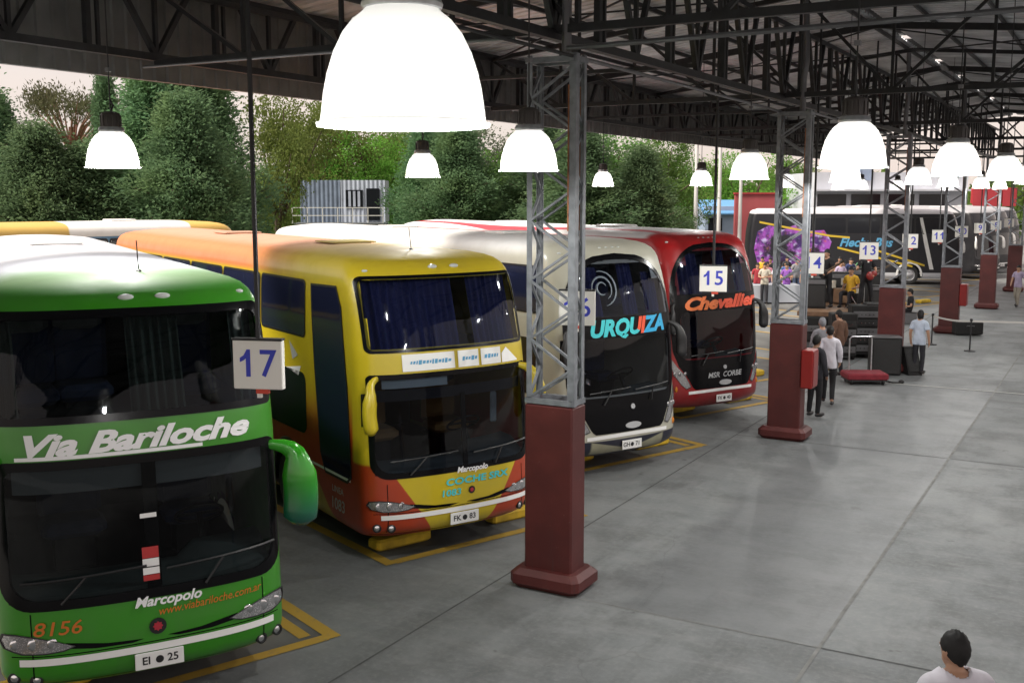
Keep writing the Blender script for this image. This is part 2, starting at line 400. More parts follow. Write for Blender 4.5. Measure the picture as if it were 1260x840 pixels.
# ------------------------------------------------------------------ buses
PROF = np.array([(.34, .16, .06), (.40, .07, .02), (.47, .02, 0), (.6, 0, 0), (.8, .005, 0), (1.1, .025, 0), (1.5, .06, 0), (2.0, .10, 0), (2.4, .135, .0), (2.65, .17, .005),
                 (3.0, .26, .012), (3.3, .35, .022), (3.55, .45, .04), (3.63, .50, .055), (3.70, .57, .085), (3.76, .67, .135), (3.80, .80, .21), (3.835, 1.02, .34), (3.86, 1.4, .55), (3.88, 1.9, .8), (3.89, 2.6, 1.0)])
class Bus:
    def __init__(s, name, label, cat, group, loc, rz, body, W=2.5, L=12.6, rakek=1.0, H=3.89, D=.40, p=3.4):
        s.t = thing(name, label, cat, loc, rz, group); s.W, s.L, s.k, s.D, s.p, s.body = W, L, rakek, D, p, body
        s.zs = H / 3.89
    def lev(s, z):
        z = z / s.zs
        return float(np.interp(z, PROF[:, 0], PROF[:, 1])) * s.k, s.W / 2 - float(np.interp(z, PROF[:, 0], PROF[:, 2]))
    def front(s, x, z):
        r, h = s.lev(z); u = max(-1, min(1, x / h))
        return r + s.D * (1 - max(0, 1 - abs(u) ** s.p) ** (1 / s.p)) - .09 * (1 - u * u) + .09
    def F(s, x, z, off=0.0):
        _, h = s.lev(z); x = max(-h * .9985, min(h * .9985, x))
        P = Vector((x, s.front(x, z), z))
        if off:
            e = .004; x1, x0 = min(x + e, h * .9995), max(x - e, -h * .9995)
            tx = Vector((x1 - x0, s.front(x1, z) - s.front(x0, z), 0)); tz = Vector((0, s.front(x * .999, z + .02) - s.front(x * .999, z - .02), .04))
            P += tx.cross(tz).normalized() * off
        return P
    def S(s, sg, y, z, off=0.0):
        _, h = s.lev(z); return Vector((sg * (h + off), y, z))
    def ring(s, z, hole=None):
        r, h = s.lev(z); pts = []; N = 44
        rear = s.L - .6 * min(r, 1.2) * .8
        for i in range(N + 1):
            t = (-1 + 2 * i / N) * math.pi / 2
            u = math.copysign(abs(math.sin(t)) ** (2 / s.p), t); y = r + s.D * (1 - abs(math.cos(t)) ** (2 / s.p)) - .09 * (1 - u * u) + .09
            pts.append((h * u, y, z))
        ys = np.linspace(r + s.D + .09, rear - .25, 60)[1:]
        pts += [(h, y, z) for y in ys]
        for i in range(1, 16):
            t = math.pi / 2 - math.pi * i / 16
            u = math.copysign(abs(math.sin(t)) ** (2 / 4), t); pts.append((h * u, rear - .25 * (1 - abs(math.cos(t)) ** (2 / 4)), z))
        pts += [(-h, y, z) for y in ys[::-1]]
        return pts
    def shell(s, fholes=(), sholes=()):
        """fholes: front rectangles (x0,z0,x1,z1); sholes: (side, y, z, radius) wheel arches or (side, y0, z0, y1, z1)"""
        zs = sorted(set(np.round(np.concatenate([np.arange(.34, 3.5, .055), PROF[PROF[:, 0] > 3.45, 0], [q for f in fholes for q in (f[1] / s.zs, f[3] / s.zs)]]), 4))) 
        zs = [z * s.zs for z in zs]
        mb = MB(); rings = [s.ring(z) for z in zs]; n = len(rings[0]); vs = [p for r in rings for p in r]; fs = []
        for k in range(len(zs) - 1):
            zc = (zs[k] + zs[k + 1]) / 2
            for j in range(n):
                a, b = rings[k][j], rings[k][(j + 1) % n]; xc, yc = (a[0] + b[0]) / 2, (a[1] + b[1]) / 2
                skip = False
                if j < 44:
                    for f in fholes:
                        if f[0] < xc < f[2] and f[1] < zc < f[3]: skip = True
                elif yc < s.L - .3:
                    for q in sholes:
                        if xc * q[0] > 0:
                            if len(q) == 4:
                                if (yc - q[1]) ** 2 + (zc - q[2]) ** 2 < q[3] ** 2: skip = True
                            elif q[1] < yc < q[3] and q[2] < zc < q[4]: skip = True
                if not skip: fs.append((k * n + j, k * n + (j + 1) % n, k * n + n + (j + 1) % n, k * n + n + j))
        base = (len(zs) - 1) * n; top = rings[-1]; o = len(vs)
        cy = sum(p[1] for p in top) / n
        y0, y1 = min(p[1] for p in top) + .25, max(p[1] for p in top) - .25
        vs += [(0, min(max(p[1], y0), y1), zs[-1] + .006) for p in top]
        for j in range(n): fs.append((base + j, base + (j + 1) % n, o + (j + 1) % n, o + j))
        mb.add(vs, fs, s.body)
        bo = mb.build('body', s.t, angle=40)
        u = MB(); u.box((0, s.L / 2, .36), (s.W - .25, s.L - .9, .06), 'trim_black'); u.build('underbody', s.t)
        return bo
    def panel(s, name, outline, off, m, parent=None, side=0, rings=7, smooth=True):
        cx = sum(p[0] for p in outline) / len(outline); cz = sum(p[1] for p in outline) / len(outline); n = len(outline)
        f2 = (lambda a, z: s.F(a, z, off)) if not side else (lambda a, z: s.S(side, a, z, off))
        vs = [f2(cx, cz)]
        for k in range(1, rings + 1):
            q = k / rings; vs += [f2(cx + (p[0] - cx) * q, cz + (p[1] - cz) * q) for p in outline]
        fl = (lambda f: f) if side >= 0 else (lambda f: f[::-1])
        fs = [fl((0, 1 + i, 1 + (i + 1) % n)) for i in range(n)]
        for k in range(rings - 1):
            a = 1 + k * n; fs += [fl((a + i, a + n + i, a + n + (i + 1) % n, a + (i + 1) % n)) for i in range(n)]
        mb = MB(); mb.add(vs, fs, m); return mb.build(name, parent or s.t, smooth=smooth)
    def frame(s, name, outer, k, off, m, parent=None, side=0, depth=.03):
        """band between an outline and the same outline shrunk by k metres, with an inner reveal"""
        cx = sum(p[0] for p in outer) / len(outer); cz = sum(p[1] for p in outer) / len(outer); n = len(outer)
        hx = max(p[0] for p in outer) - cx; hz = max(p[1] for p in outer) - cz
        inner = [(cx + (p[0] - cx) * (1 - k / hx), cz + (p[1] - cz) * (1 - k / hz)) for p in outer]
        f2 = (lambda a, z, o: s.F(a, z, o)) if not side else (lambda a, z, o: s.S(side, a, z, o))
        vs = []
        for q in (1, .5, 0): vs += [f2(i[0] + (p[0] - i[0]) * q, i[1] + (p[1] - i[1]) * q, off) for p, i in zip(outer, inner)]
        vs += [f2(i[0], i[1], off - depth) for i in inner]
        fs = [(a * n + i, a * n + (i + 1) % n, a * n + n + (i + 1) % n, a * n + n + i) for a in range(3) for i in range(n)]
        if side < 0: fs = [f[::-1] for f in fs]
        mb = MB(); mb.add(vs, fs, m); mb.build(name, parent or s.t, angle=30); return inner
    def text(s, txt, x, z, size, m, bold=.02, shear=0.0, sx=1.0, slope=0.0, off=.013, side=0, parent=None, name='lettering', colours=None):
        mb = MB()
        def put(vs, fs, mm):
            out = []
            for (a, b) in vs:
                xx, zz = x + a, z + b + slope * a
                out.append(s.F(xx, zz, off) if not side else s.S(side, x - side * 0 + a * (1 if side > 0 else -1), zz, off))
            mb.add(out, fs, mm)
        vs, fs = text2d(txt, size, bold, shear, 'CENTER', sx)
        if colours:
            xs = [v[0] for v in vs]; lo, hi = min(xs), max(xs)
            groups = {}
            for f in fs:
                q = (sum(vs[i][0] for i in f) / len(f) - lo) / (hi - lo); mm = [c for t, c in colours if q <= t][0]; groups.setdefault(mm, []).append(f)
            for mm, ff in groups.items(): put(vs, ff, mm)
        else: put(vs, fs, m)
        return mb.build(name, parent or s.t)
    def strip(s, name, x0, x1, z, h, m, off=.012, sag=0.0, thick=.0):
        n = 28; vs = []
        for i in range(n + 1):
            x = x0 + (x1 - x0) * i / n; q = (2 * i / n - 1) ** 2; zz = z + sag * (q - 1)
            vs += [s.F(x, zz - h / 2, off), s.F(x, zz + h / 2, off)]
        mb = MB(); mb.add(vs, [(2 * i, 2 * i + 2, 2 * i + 3, 2 * i + 1) for i in range(n)], m); return mb.build(name, s.t, smooth=True)
    def seams(s):
        for sg in (-1, 1):
            mb = MB(); n = 12
            for x in (1.0,):
                vs = [];
                for i in range(n + 1):
                    z = .42 + .62 * i / n; vs += [s.F(sg * x - .005, z, .003), s.F(sg * x + .005, z, .003)]
                mb.add(vs, [(2 * i, 2 * i + 1, 2 * i + 3, 2 * i + 2) for i in range(n)], 'frit')
            mb.build('panel_seam', s.t)
        for z in (.665, .385): s.strip('panel_seam', -1.16, 1.16, z, .009, 'frit', .003)
    def wheel(s, sg, y, parent=None):
        w = thing('wheel', None, None); w.parent = s.t; x = sg * (s.W / 2 - .16)
        a = MB(); a.lathe([(.30, -.14), (.44, -.15), (.495, -.12), (.51, -.05), (.51, .05), (.495, .12), (.44, .15), (.30, .145)], 'rubber', 32, (x, y, .51), 'X'); a.build('tyre', w, angle=30)
        b = MB(); q = sg; b.lathe([(.30, .145 * q), (.28, .12 * q), (.25, .04 * q), (.17, .05 * q), (.15, .12 * q), (.09, .14 * q), (0, .14 * q)], 'rim_grey', 24, (x, y, .51), 'X')
        for j in range(10):
            t = j * math.pi / 5; b.ellip((x + q * .06, y + .21 * math.cos(t), .51 + .21 * math.sin(t)), (.03, .016, .016), 'chrome', 6, 4)
        b.build('rim', w, angle=30)
        n = 24; vs = []; fs = []
        for j in range(n + 1):
            t = R(-8) + (math.pi + R(16)) * j / n
            for r, o in ((.56, .004), (.64, .012), (.66, .002)): vs.append(s.S(sg, y + r * math.cos(t), max(.35, .53 + r * math.sin(t)), o))
        for j in range(n):
            for k in range(2): fs.append((j * 3 + k, j * 3 + k + 1, j * 3 + k + 4, j * 3 + k + 3) if sg < 0 else (j * 3 + k, j * 3 + k + 3, j * 3 + k + 4, j * 3 + k + 1))
        mb = MB(); mb.add(vs, fs, s.arch); mb.build('wheel_arch', s.t, angle=30)
    arch = 'trim_black'
    def side_windows(s, sg, spans, z0, z1, m='tint_dark', lean=0.0):
        for (y0, y1) in spans:
            o = rr2(y0, z0, y1, z1, .07, 4)
            w = s.panel('window', o, .006, m, side=sg, rings=4)
            s.frame('window_seal', rr2(y0 - .015, z0 - .015, y1 + .015, z1 + .015, .08, 4), .03, .009, 'trim_black', w, side=sg, depth=.004)
    def mirror(s, sg, m, x=None, z=2.36, reach=.30, drop=.78, fwd=.16, w=.115, m2=None):
        """ear shaped mirror hanging from the corner below the upper deck"""
        x = x or s.lev(z)[1] - .12; a = s.F(sg * x, z, -.05)
        pts = []; rad = []
        for i in range(15):
            q = i / 14
            if q < .35: k = q / .35; p = a + Vector((sg * reach * math.sin(k * math.pi / 2), -fwd * k, -.16 * k * k))
            else: k = (q - .35) / .65; p = a + Vector((sg * (reach + .03 * math.sin(k * math.pi)), -fwd - .03 * k, -.16 - (drop - .16) * k))
            pts.append(p)
            g = .25 + .75 * min(1, (q / .5) ** 1.3); e = 1 if q < .9 else math.sqrt(max(.05, 1 - ((q - .9) / .11) ** 2))
            rad.append((w * .72 * g * e, w * 1.15 * g * e))
        mb = MB(); mb.tube(pts, rad, m, 14); o = mb.build('mirror', s.t, smooth=True)
        g = MB(); c = a + Vector((sg * (reach + .02), -fwd + w * .62, -drop * .55)); g.bevbox(tuple(c), (w * 1.5, .02, drop * .62), 'window_dark', .008); g.build('mirror_glass', o)
        return o
    def seat(s, x, y, z, m='seat_navy', w=.46, hm='seat_grey'):
        mb = MB(); mb.bevbox((x, y, z + .40), (w, .46, .16), m, .05); 
        mb.bevbox((x, y + .24, z + .80), (w, .14, .72), m, .05); mb.bevbox((x, y + .20, z + 1.08), (w * .86, .14, .24), hm, .05); mb.box((x, y, z + .16), (w * .6, .3, .32), 'interior_dark')
        return mb.build('seat', s.t)
    def curtain(s, x0, x1, y, z0, z1, m, folds=9, ty=0.0, amp=.035):
        n = folds * 6; vs = []
        for i in range(n + 1):
            x = x0 + (x1 - x0) * i / n; d = amp * math.sin(i / 6 * 2 * math.pi) + amp * .5 * math.sin(i * .37)
            yb = s.front(x, z0) + .10 + y; yt = s.front(x, z1) + .10 + y
            vs += [(x, yb + d, z0), (x + .01 * math.sin(i), yt + d * .7, z1)]
        mb = MB(); mb.add(vs, [(2 * i, 2 * i + 2, 2 * i + 3, 2 * i + 1) for i in range(n)], m); return mb.build('curtain', s.t, smooth=True)
    def interior(s, deck=True):
        mb = MB(); W = s.W
        if deck:
            vs = []; n = 16
            for i in range(n + 1):
                x = (-1 + 2 * i / n) * (W / 2 - .10)
                for z in (2.36, 2.60): vs.append((x, s.front(x, z) + .05, z))
                for z in (2.36, 2.60): vs.append((x, s.L - .5, z))
            fs = []
            for i in range(n):
                a = i * 4; b = a + 4; fs += [(a, b, b + 1, a + 1), (a + 1, b + 1, b + 3, a + 3), (a, a + 2, b + 2, b)]
            mb.add(vs, fs, 'interior_dark')
        mb.box((0, s.L / 2 + .3, .95), (W - .2, s.L - 1.2, .06), 'interior_dark'); mb.box((0, 3.6, 1.65), (W - .2, .06, 1.35), 'interior_dark'); mb.box((0, 4.6, 3.1), (W - .3, .06, .95), 'interior_dark')
        mb.build('interior', s.t)
        d = MB(); n = 14; vs = []
        for i in range(n + 1):
            x = (-1 + 2 * i / n) * (W / 2 - .14); f = s.front(x, 1.15)
            vs += [(x, f + .05, .9), (x, f + .05, 1.17), (x, f + .35, 1.24 + (.09 if x > .35 else 0)), (x, f + .62, 1.20 + (.14 if x > .35 else 0)), (x, f + .64, .9)]
        d.add(vs, [(i * 5 + k, i * 5 + 5 + k, i * 5 + 6 + k, i * 5 + 1 + k) for i in range(n) for k in range(4)], 'dash_grey'); d.build('dashboard', s.t, angle=40)
        w = MB(); pts = []
        Mx = Matrix.Rotation(R(-35), 3, 'X')
        for j in range(21): t = j * 2 * math.pi / 20; pts.append(Vector((.62, 1.02, 1.48)) + Mx @ Vector((.23 * math.cos(t), .23 * math.sin(t), 0)))
        w.tube(pts, .016, 'trim_black', 6, False); w.bar((.62, 1.02, 1.48), (.62, .85, 1.2), .05, 'trim_black'); w.bar(pts[0], pts[10], .025, 'trim_black'); w.build('steering_wheel', s.t, smooth=True)
    def wiper(s, xa, za, xb, zb, bl=.8):
        mb = MB(); n = 8
        P = [s.F(xa + (xb - xa) * i / n, za + (zb - za) * i / n, .045) for i in range(n + 1)]; mb.tube(P, .011, 'trim_black', 5)
        d = bl / 2; Q = [s.F(xb - d + 2 * d * i / n, zb - .02 + .05 * i / n, .035) for i in range(n + 1)]; mb.tube(Q, .013, 'trim_black', 5); mb.build('wiper', s.t)
    def plate(s, txt, x=0.0, z=.50, w=.42, h=.15):
        y = s.F(x, z).y - .03; mb = MB(); mb.bevbox((x, y, z), (w, .016, h), 'plate_white', .004); o = mb.build('number_plate', s.t)
        tb = MB()
        for t, dx, sz in txt:
            vs, fs = text2d(t, sz, .02); tb.add([(x + dx + a, y - .0105, z + b) for a, b in vs], fs, 'trim_black')
        vs = [(x + .0 + .035 * math.cos(k * math.pi / 8), y - .0105, z + .035 * math.sin(k * math.pi / 8)) for k in range(16)]; tb.add(vs, [tuple(range(16))], 'trim_black')
        tb.build('plate_lettering', o); return o
    def fog(s, x, z):
        P = s.F(x, z, .004); mb = MB(); mb.lathe([(.055, .02), (.055, -.012), (.04, -.016), (.038, -.004), (0, .0)], 'trim_black', 16); mb.lathe([(.037, -.005), (.02, -.012), (0, -.014)], 'chrome', 16)
        o = mb.build('fog_lamp', s.t, angle=40); o.rotation_euler = (R(-90), 0, math.copysign(R(18 if abs(x) > .9 else 6), x)); o.location = P; return o
    def headlight(s, outline):
        o = s.panel('headlight', outline, .010, 'lens')
        s.frame('headlight_rim', outline, .012, .016, 'trim_black', o, depth=.008)
        xs = [p[0] for p in outline]; zs_ = [p[1] for p in outline]; cx, cz = (min(xs) + max(xs)) / 2, (min(zs_) + max(zs_)) / 2
        sg = math.copysign(1, cx); w = max(xs) - min(xs)
        for k, r in ((-.30, .05), (-.06, .055), (.18, .045)):
            q = cx + k * w * sg * -1; P = s.F(q, cz + .0 * k, .004); cs = MB(); cs.ellip(P, (r, .011, r), 'chrome', 12, 8); cs.build('reflector', o, smooth=True)
    def marker(s, x, z, m='marker_pale', r=(.07, .03, .03)):
        mb = MB(); mb.ellip(s.F(x, z, .0), r, m, 12, 8); return mb.build('marker_lamp', s.t, smooth=True)
    def hatch(s, y, x=0, w=.7, m='white_paint', h=.05):
        mb = MB(); mb.bevbox((x, y, 3.89 * s.zs + .02), (w, w, h), m, .02); return mb.build('roof_hatch', s.t)
    def antenna(s, x, y):
        mb = MB(); z = 3.86 * s.zs; mb.ellip((x, y, z), (.03, .05, .02), 'trim_black', 8, 5); mb.tube([(x, y, z), (x, y + .06, z + .30)], .006, 'trim_black', 5); mb.build('antenna', s.t)
    def emblem(s, x, z, r=.055):
        mb = MB(); P = s.F(x, z, .008)
        for rr, m, o in ((r, 'trim_black', 0), (r * .62, 'emblem_red', -.004)):
            n = 16; pts = [(P.x + rr * (1 if i % 2 == 0 or m == 'trim_black' else .7) * math.cos(i * math.pi / 8), P.y + o, P.z + rr * (1 if i % 2 == 0 or m == 'trim_black' else .7) * math.sin(i * math.pi / 8)) for i in range(n)]
            mb.add(pts, [tuple(range(n))], m)
        mb.build('emblem', s.t)

mat('yellow_roof', (.50, .40, .12), .5); mat('salmon_roof', (.52, .30, .2), .5)
mat('tint_far', (.008, .009, .013), .25, spec=.25); mat('tint_dark', (.012, .013, .018), .05, coat=.3)
mat('tint_navy', (.014, .018, .045), .06, coat=.3)
def lens():
    m, t, b = nt('lens'); e = NX(t)
    v = t.nodes.new('ShaderNodeTexVoronoi'); v.inputs['Scale'].default_value = 70; t.links.new(e.vec, v.inputs['Vector'])
    t.links.new(e.mix(e.ss(v.outputs['Distance'], .1, .5), (.80, .80, .82), (.36, .36, .37)), b.inputs['Base Color'])
    b.inputs['Metallic'].default_value = .6; b.inputs['Roughness'].default_value = .15; b.inputs['Coat Weight'].default_value = 1
lens()

GREEN, GREEN_D = (.036, .25, .009), (.012, .11, .006)
def green_fn(e):
    side = e.ss(e.y, 2.2, 3.0)
    c = e.mix(e.m('MULTIPLY', side, e.ss(e.z, 2.6, 2.5)), GREEN, (.02, .17, .012))
    return e.mix(e.m('MULTIPLY', e.ss(e.z, 3.745, 3.83), 1.0), c, e.mix(e.ss(e.y, 1.0, 2.8), (.26, .45, .19), (.66, .67, .72)))
paint('paint_green', green_fn)
paint('mirror_green', lambda e: e.mix(e.ss(e.z, 2.0, 1.45), (.03, .30, .012), (.008, .10, .075)), .2)
mat('letter_blue_bright', (.03, .40, .70), .4); mat('letter_orange_b', (.85, .20, .05), .4)
def orange_fn(e):
    Y, O, OD = (.60, .46, .018), (.50, .10, .016), (.42, .045, .010)
    c = e.mix(e.ss(e.m('ADD', e.z, e.m('MULTIPLY', e.y, .12)), 2.45, 1.55), Y, OD)                # the side fades from yellow into red
    fr = e.ss(e.y, .62, .55)
    v = e.m('SUBTRACT', e.m('ABSOLUTE', e.x), e.m('ADD', .16, e.m('MULTIPLY', e.z, .66)))
    face = e.mix(e.ss(v, -.01, .01), Y, OD)                                                          # yellow wedge on the nose
    face = e.mix(e.ss(e.z, 1.25, 1.3), face, Y)
    c = e.mix(fr, c, face)
    back = e.ss(e.m('SUBTRACT', e.y, e.m('MULTIPLY', e.z, -.9)), 3.0, 3.06)
    lowy = e.m('MULTIPLY', e.ss(e.z, 1.0, .97), e.m('MULTIPLY', e.ss(e.m('SUBTRACT', e.y, e.m('MULTIPLY', e.z, 1.2)), .75, .8), 1.0))
    c = e.mix(lowy, c, (.44, .30, .02))
    roof = e.ss(e.m('ADD', e.y, e.m('MULTIPLY', e.noise(1.2), .8)), 2.3, 5.0)
    c = e.mix(e.m('MULTIPLY', e.ss(e.z, 3.45, 3.55), roof), c, (.66, .20, .07))
    return e.mix(e.m('MULTIPLY', e.ss(e.z, 3.80, 3.88), .45), c, (.66, .50, .40))
paint('paint_orange', orange_fn)
def cream_fn(e):
    c = e.mix(e.ss(e.z, .62, .60), (.50, .49, .40), (.012, .013, .03))
    wd = e.m('MULTIPLY', e.ss(e.m('SUBTRACT', e.z, e.m('ADD', .43, e.m('MULTIPLY', e.m('ABSOLUTE', e.x), .22))), .01, -.01), 1.0)
    c = e.mix(e.m('MULTIPLY', e.m('MULTIPLY', wd, e.ss(e.m('ABSOLUTE', e.x), .8, .75)), e.ss(e.z, .38, .39)), c, (.30, .29, .2))
    return e.mix(e.m('MULTIPLY', e.ss(e.z, 3.55, 3.75), e.ss(e.y, .9, 1.6)), c, (.74, .74, .72))
paint('paint_cream', cream_fn)
def red_fn(e):
    c = e.mix(e.ss(e.z, .95, .5), (.42, .012, .014), (.22, .010, .012))
    wave = e.m('ADD', e.m('ABSOLUTE', e.x), e.m('MULTIPLY', e.m('SINE', e.m('MULTIPLY', e.y, .7)), .16))
    top = e.m('MULTIPLY', e.ss(e.z, 3.70, 3.74), e.ss(e.y, 1.0, 1.3))
    st = e.m('MULTIPLY', e.ss(wave, .72, .75), e.ss(wave, 1.02, .99))
    return e.mix(top, c, e.mix(st, (.74, .73, .73), (.50, .04, .06)))
paint('paint_red', red_fn)

BUSG = 'coaches parked in the angled bays'
def bus_at(corner, zc, ang, W=2.5):
    P = ground_at(*corner, zc); a = R(ang); u = np.array([math.sin(a), math.cos(a), 0])
    c = P + u * (W / 2 - .02) + np.array([math.cos(a), -math.sin(a), 0]) * .12
    return (float(c[0]), float(c[1]), 0.0), R(90 - ang)

# green double decker
loc, rz = bus_at((6, 838), .5, 32.5)
b = Bus('coach', 'green double-decker coach with white slanted lettering between its two dark windscreens', 'bus', BUSG, loc, rz, 'paint_green', L=12.4)
up = rr2(-1.205, 2.65, 1.205, 3.60, [.06, .06, .12, .12]); lo = rr2(-1.21, 1.06, 1.21, 2.345, [.22, .22, .10, .10])
b.shell([(-1.14, 2.70, 1.14, 3.55), (-1.16, 1.12, 1.16, 2.30)], [(1, 2.75, .55, .6), (-1, 2.75, .55, .6), (1, 9.6, .55, .6), (-1, 9.6, .55, .6)])
for nm, o, k in (('upper_windscreen', up, .07), ('lower_windscreen', lo, .075)):
    inn = b.frame('windscreen_border', o, k, .008, 'frit'); b.panel(nm, inn, .004, 'windscreen')
b.interior()
bar = MB(); bar.bar(b.F(.02, 1.1, -.02), b.F(.02, 2.32, -.02), .12, 'frit', .03); bar.build('centre_divider', b.t)
sl = MB(); sl.add([b.F(x, z, -.05) for x in np.linspace(-1.1, 1.1, 15) for z in (2.06, 2.26)], [(2 * i, 2 * i + 2, 2 * i + 3, 2 * i + 1) for i in range(14)], 'visor_grey'); sl.build('sun_visor', b.t)
b.curtain(-.06, .42, .10, 2.64, 3.56, 'curtain_green', 6); b.curtain(.88, 1.12, .05, 2.64, 3.5, 'curtain_green', 3); b.curtain(-1.13, -.98, .05, 2.64, 3.5, 'curtain_green', 2)
for x, y in ((-.85, 1.25), (-.36, 1.35), (.62, 1.2)): b.seat(x, y, 2.35, w=.52)
b.seat(-.5, 1.55, .98, w=.6); b.seat(.62, 1.5, .98, w=.55)
cl = MB(); cl.bevbox((-.10, 1.6, 1.9), (.12, .05, .45), 'cloth_tan', .02); cl.build('hanging_cloth', b.t)
st = MB(); s2 = MB(); st_ = st
for z, h, m in ((1.47, .10, 'paper_red'), (1.38, .07, 'plate_white'), (1.305, .06, 'plate_white'), (1.245, .05, 'paper_red'), (1.80, .04, 'plate_white')):
    st_ = s2 if z > 1.6 else st
    st_.add([b.F(x, zz, .018) for x, zz in ((-.08, z - h / 2), (.06, z - h / 2), (.06, z + h / 2), (-.08, z + h / 2))], [(0, 1, 2, 3)], m)
st.build('permit_sticker', b.t); s2.build('route_card', b.t)
b.wiper(-.75, 1.12, -.55, 1.33, 1.0); b.wiper(.45, 1.12, .62, 1.33, 1.0)
b.text('Via Bariloche', -.06, 2.48, .25, 'letter_white', .040, .35, 1.46, .012)
b.strip('lettering_underline', -1.04, .5, 2.372, .032, 'letter_white')
b.text('Marcopolo', .12, 1.03, .125, 'letter_white', .03, .3, 1.05)
b.text('8156', -.80, .90, .17, 'letter_orange', .008, .2, 1.15)
b.text('www.viabariloche.com.ar', .50, .945, .105, 'letter_orange', .004, .2, .88, .04)
b.emblem(.02, .80, .075)
b.seams()
b.strip('reflective_strip', -1.1, 1.1, .615, .062, 'reflective_white')
for sg in (-1, 1):
    o = [(sg * x, z) for x, z in ((.66, .735), (.80, .79), (.96, .84), (1.12, .87), (1.215, .865), (1.24, .80), (1.21, .735), (1.08, .69), (.9, .685), (.75, .70))]
    b.headlight(dense(o if sg > 0 else o[::-1], .03))
    q = [(sg * x, z) for x, z in ((.10, .705), (.4, .72), (.66, .76), (.74, .77), (.70, .715), (.5, .69), (.2, .685))]
    b.panel('grille_trim', dense(q if sg > 0 else q[::-1], .05), .007, 'frit')
    b.fog(sg * 1.15, .46); b.fog(sg * .98, .44)
b.plate([('EI', -.115, .10), ('25', .115, .10)], 0.02, .50)
for x in (-.16, .16): b.marker(x + .12, 3.69)
b.marker(1.02, 3.69, r=(.04, .03, .02)); b.antenna(.22, 1.45)
b.hatch(7.5, h=.03)
for sg in (-1, 1):
    b.side_windows(sg, [(1.0 + 1.75 * i, 2.68 + 1.75 * i) for i in range(6)], 2.72, 3.46); b.wheel(sg, 2.75); b.wheel(sg, 9.6)
    b.panel('side_window', rr2(.85, 1.35, 1.9, 2.25, .1), .006, 'tint_dark', side=sg, rings=4)
b.mirror(1, 'mirror_green', z=2.26, reach=.31, drop=.80, fwd=.06, w=.145); b.mirror(-1, 'mirror_green', reach=.34, drop=.9)

# yellow and orange double decker
loc, rz = bus_at((458, 660), .42, 27)
b = Bus('coach', 'yellow and orange double-decker coach with closed navy curtains behind its upper windscreen', 'bus', BUSG, loc, rz, 'paint_orange', L=12.8)
up = rr2(-1.16, 2.66, 1.16, 3.595, [.07, .07, .09, .09]); lo = rr2(-1.17, 1.10, 1.17, 2.40, [.2, .2, .06, .06])
b.shell([(-1.10, 2.71, 1.10, 3.55), (-1.12, 1.15, 1.12, 2.36)], [(1, 2.75, .55, .6), (-1, 2.75, .55, .6), (1, 9.6, .55, .6), (-1, 9.6, .55, .6)])
for nm, o, k in (('upper_windscreen', up, .035), ('lower_windscreen', lo, .06)):
    inn = b.frame('windscreen_border', o, k, .008, 'frit'); b.panel(nm, inn, .004, 'windscreen_blue')
b.interior()
b.curtain(-1.1, .16, .04, 2.64, 3.57, 'curtain_navy', 13, amp=.03); b.curtain(.40, 1.1, .04, 2.64, 3.57, 'curtain_navy', 8, amp=.03)
bar = MB(); bar.bar(b.F(.08, 1.12, -.02), b.F(.08, 2.1, -.02), .06, 'frit', .03); bar.build('centre_divider', b.t)
sl = MB(); sl.add([b.F(x, z, -.04) for x in np.linspace(-1.0, -.12, 9) for z in (2.22, 2.33)], [(2 * i, 2 * i + 2, 2 * i + 3, 2 * i + 1) for i in range(8)], 'blind_pale'); sl.build('sun_blind', b.t)
sl = MB(); sl.add([b.F(x, z, -.05) for x in np.linspace(-1.1, 1.1, 12) for z in (2.06, 2.2)], [(2 * i, 2 * i + 2, 2 * i + 3, 2 * i + 1) for i in range(11)], 'interior_dark'); sl.build('sun_visor', b.t)
b.seat(-.5, 1.5, .98, 'cloth_tan', .55, 'cloth_tan'); b.seat(.62, 1.5, .98, 'cloth_tan', .55, 'seat_navy')
cl = MB(); cl.bevbox((.86, .62, 1.75), (.10, .05, .42), 'blind_pale', .02); cl.build('side_mirror_card', b.t)
b.wiper(-.72, 1.14, -.5, 1.34, .9); b.wiper(.5, 1.14, .62, 1.34, .9)
# route board on the band between the decks
r2 = random.Random(4)
for x0, x1, ta, tb in ((-.74, -.02, -.64, -.08), (.03, .34, .09, .29), (.38, .70, .43, .64), (.72, 1.0, 1, 0)):
    bm = MB(); xs = np.linspace(x0, x1, 8); bm.add([b.F(x, z, .012) for x in xs for z in (2.425, 2.635 if ta < tb else 2.62 - abs(x - .8) * .9)], [(2 * i, 2 * i + 2, 2 * i + 3, 2 * i + 1) for i in range(7)], 'reflective_white'); rb = bm.build('route_board', b.t)
    if ta > tb: continue
    tk = MB(); x = ta
    while x < tb:
        w = r2.uniform(.018, .045); h = r2.uniform(.03, .06); tk.add([b.F(a, c, .015) for a, c in ((x, 2.53 - h / 2), (x + w, 2.53 - h / 2), (x + w + .01, 2.53 + h / 2), (x + .01, 2.53 + h / 2))], [(0, 1, 2, 3)], 'letter_blue'); x += w + .012
    tk.build('route_lettering', rb)
b.text('Marcopolo', .16, 1.115, .10, 'letter_white', .035, .3, 1.05)
b.text('COCHE', .06, .975, .12, 'letter_cyan', .03, .1, 1.45, .0); b.text('SRX', .56, .975, .12, 'letter_cyan', .03, .1, 1.45, .0)
b.text('1083', -.17, .84, .115, 'letter_cyan', .022, .1, 1.3, .0)
b.emblem(.14, .84, .05)
b.seams()
b.strip('reflective_strip', -1.08, 1.08, .62, .06, 'reflective_white')
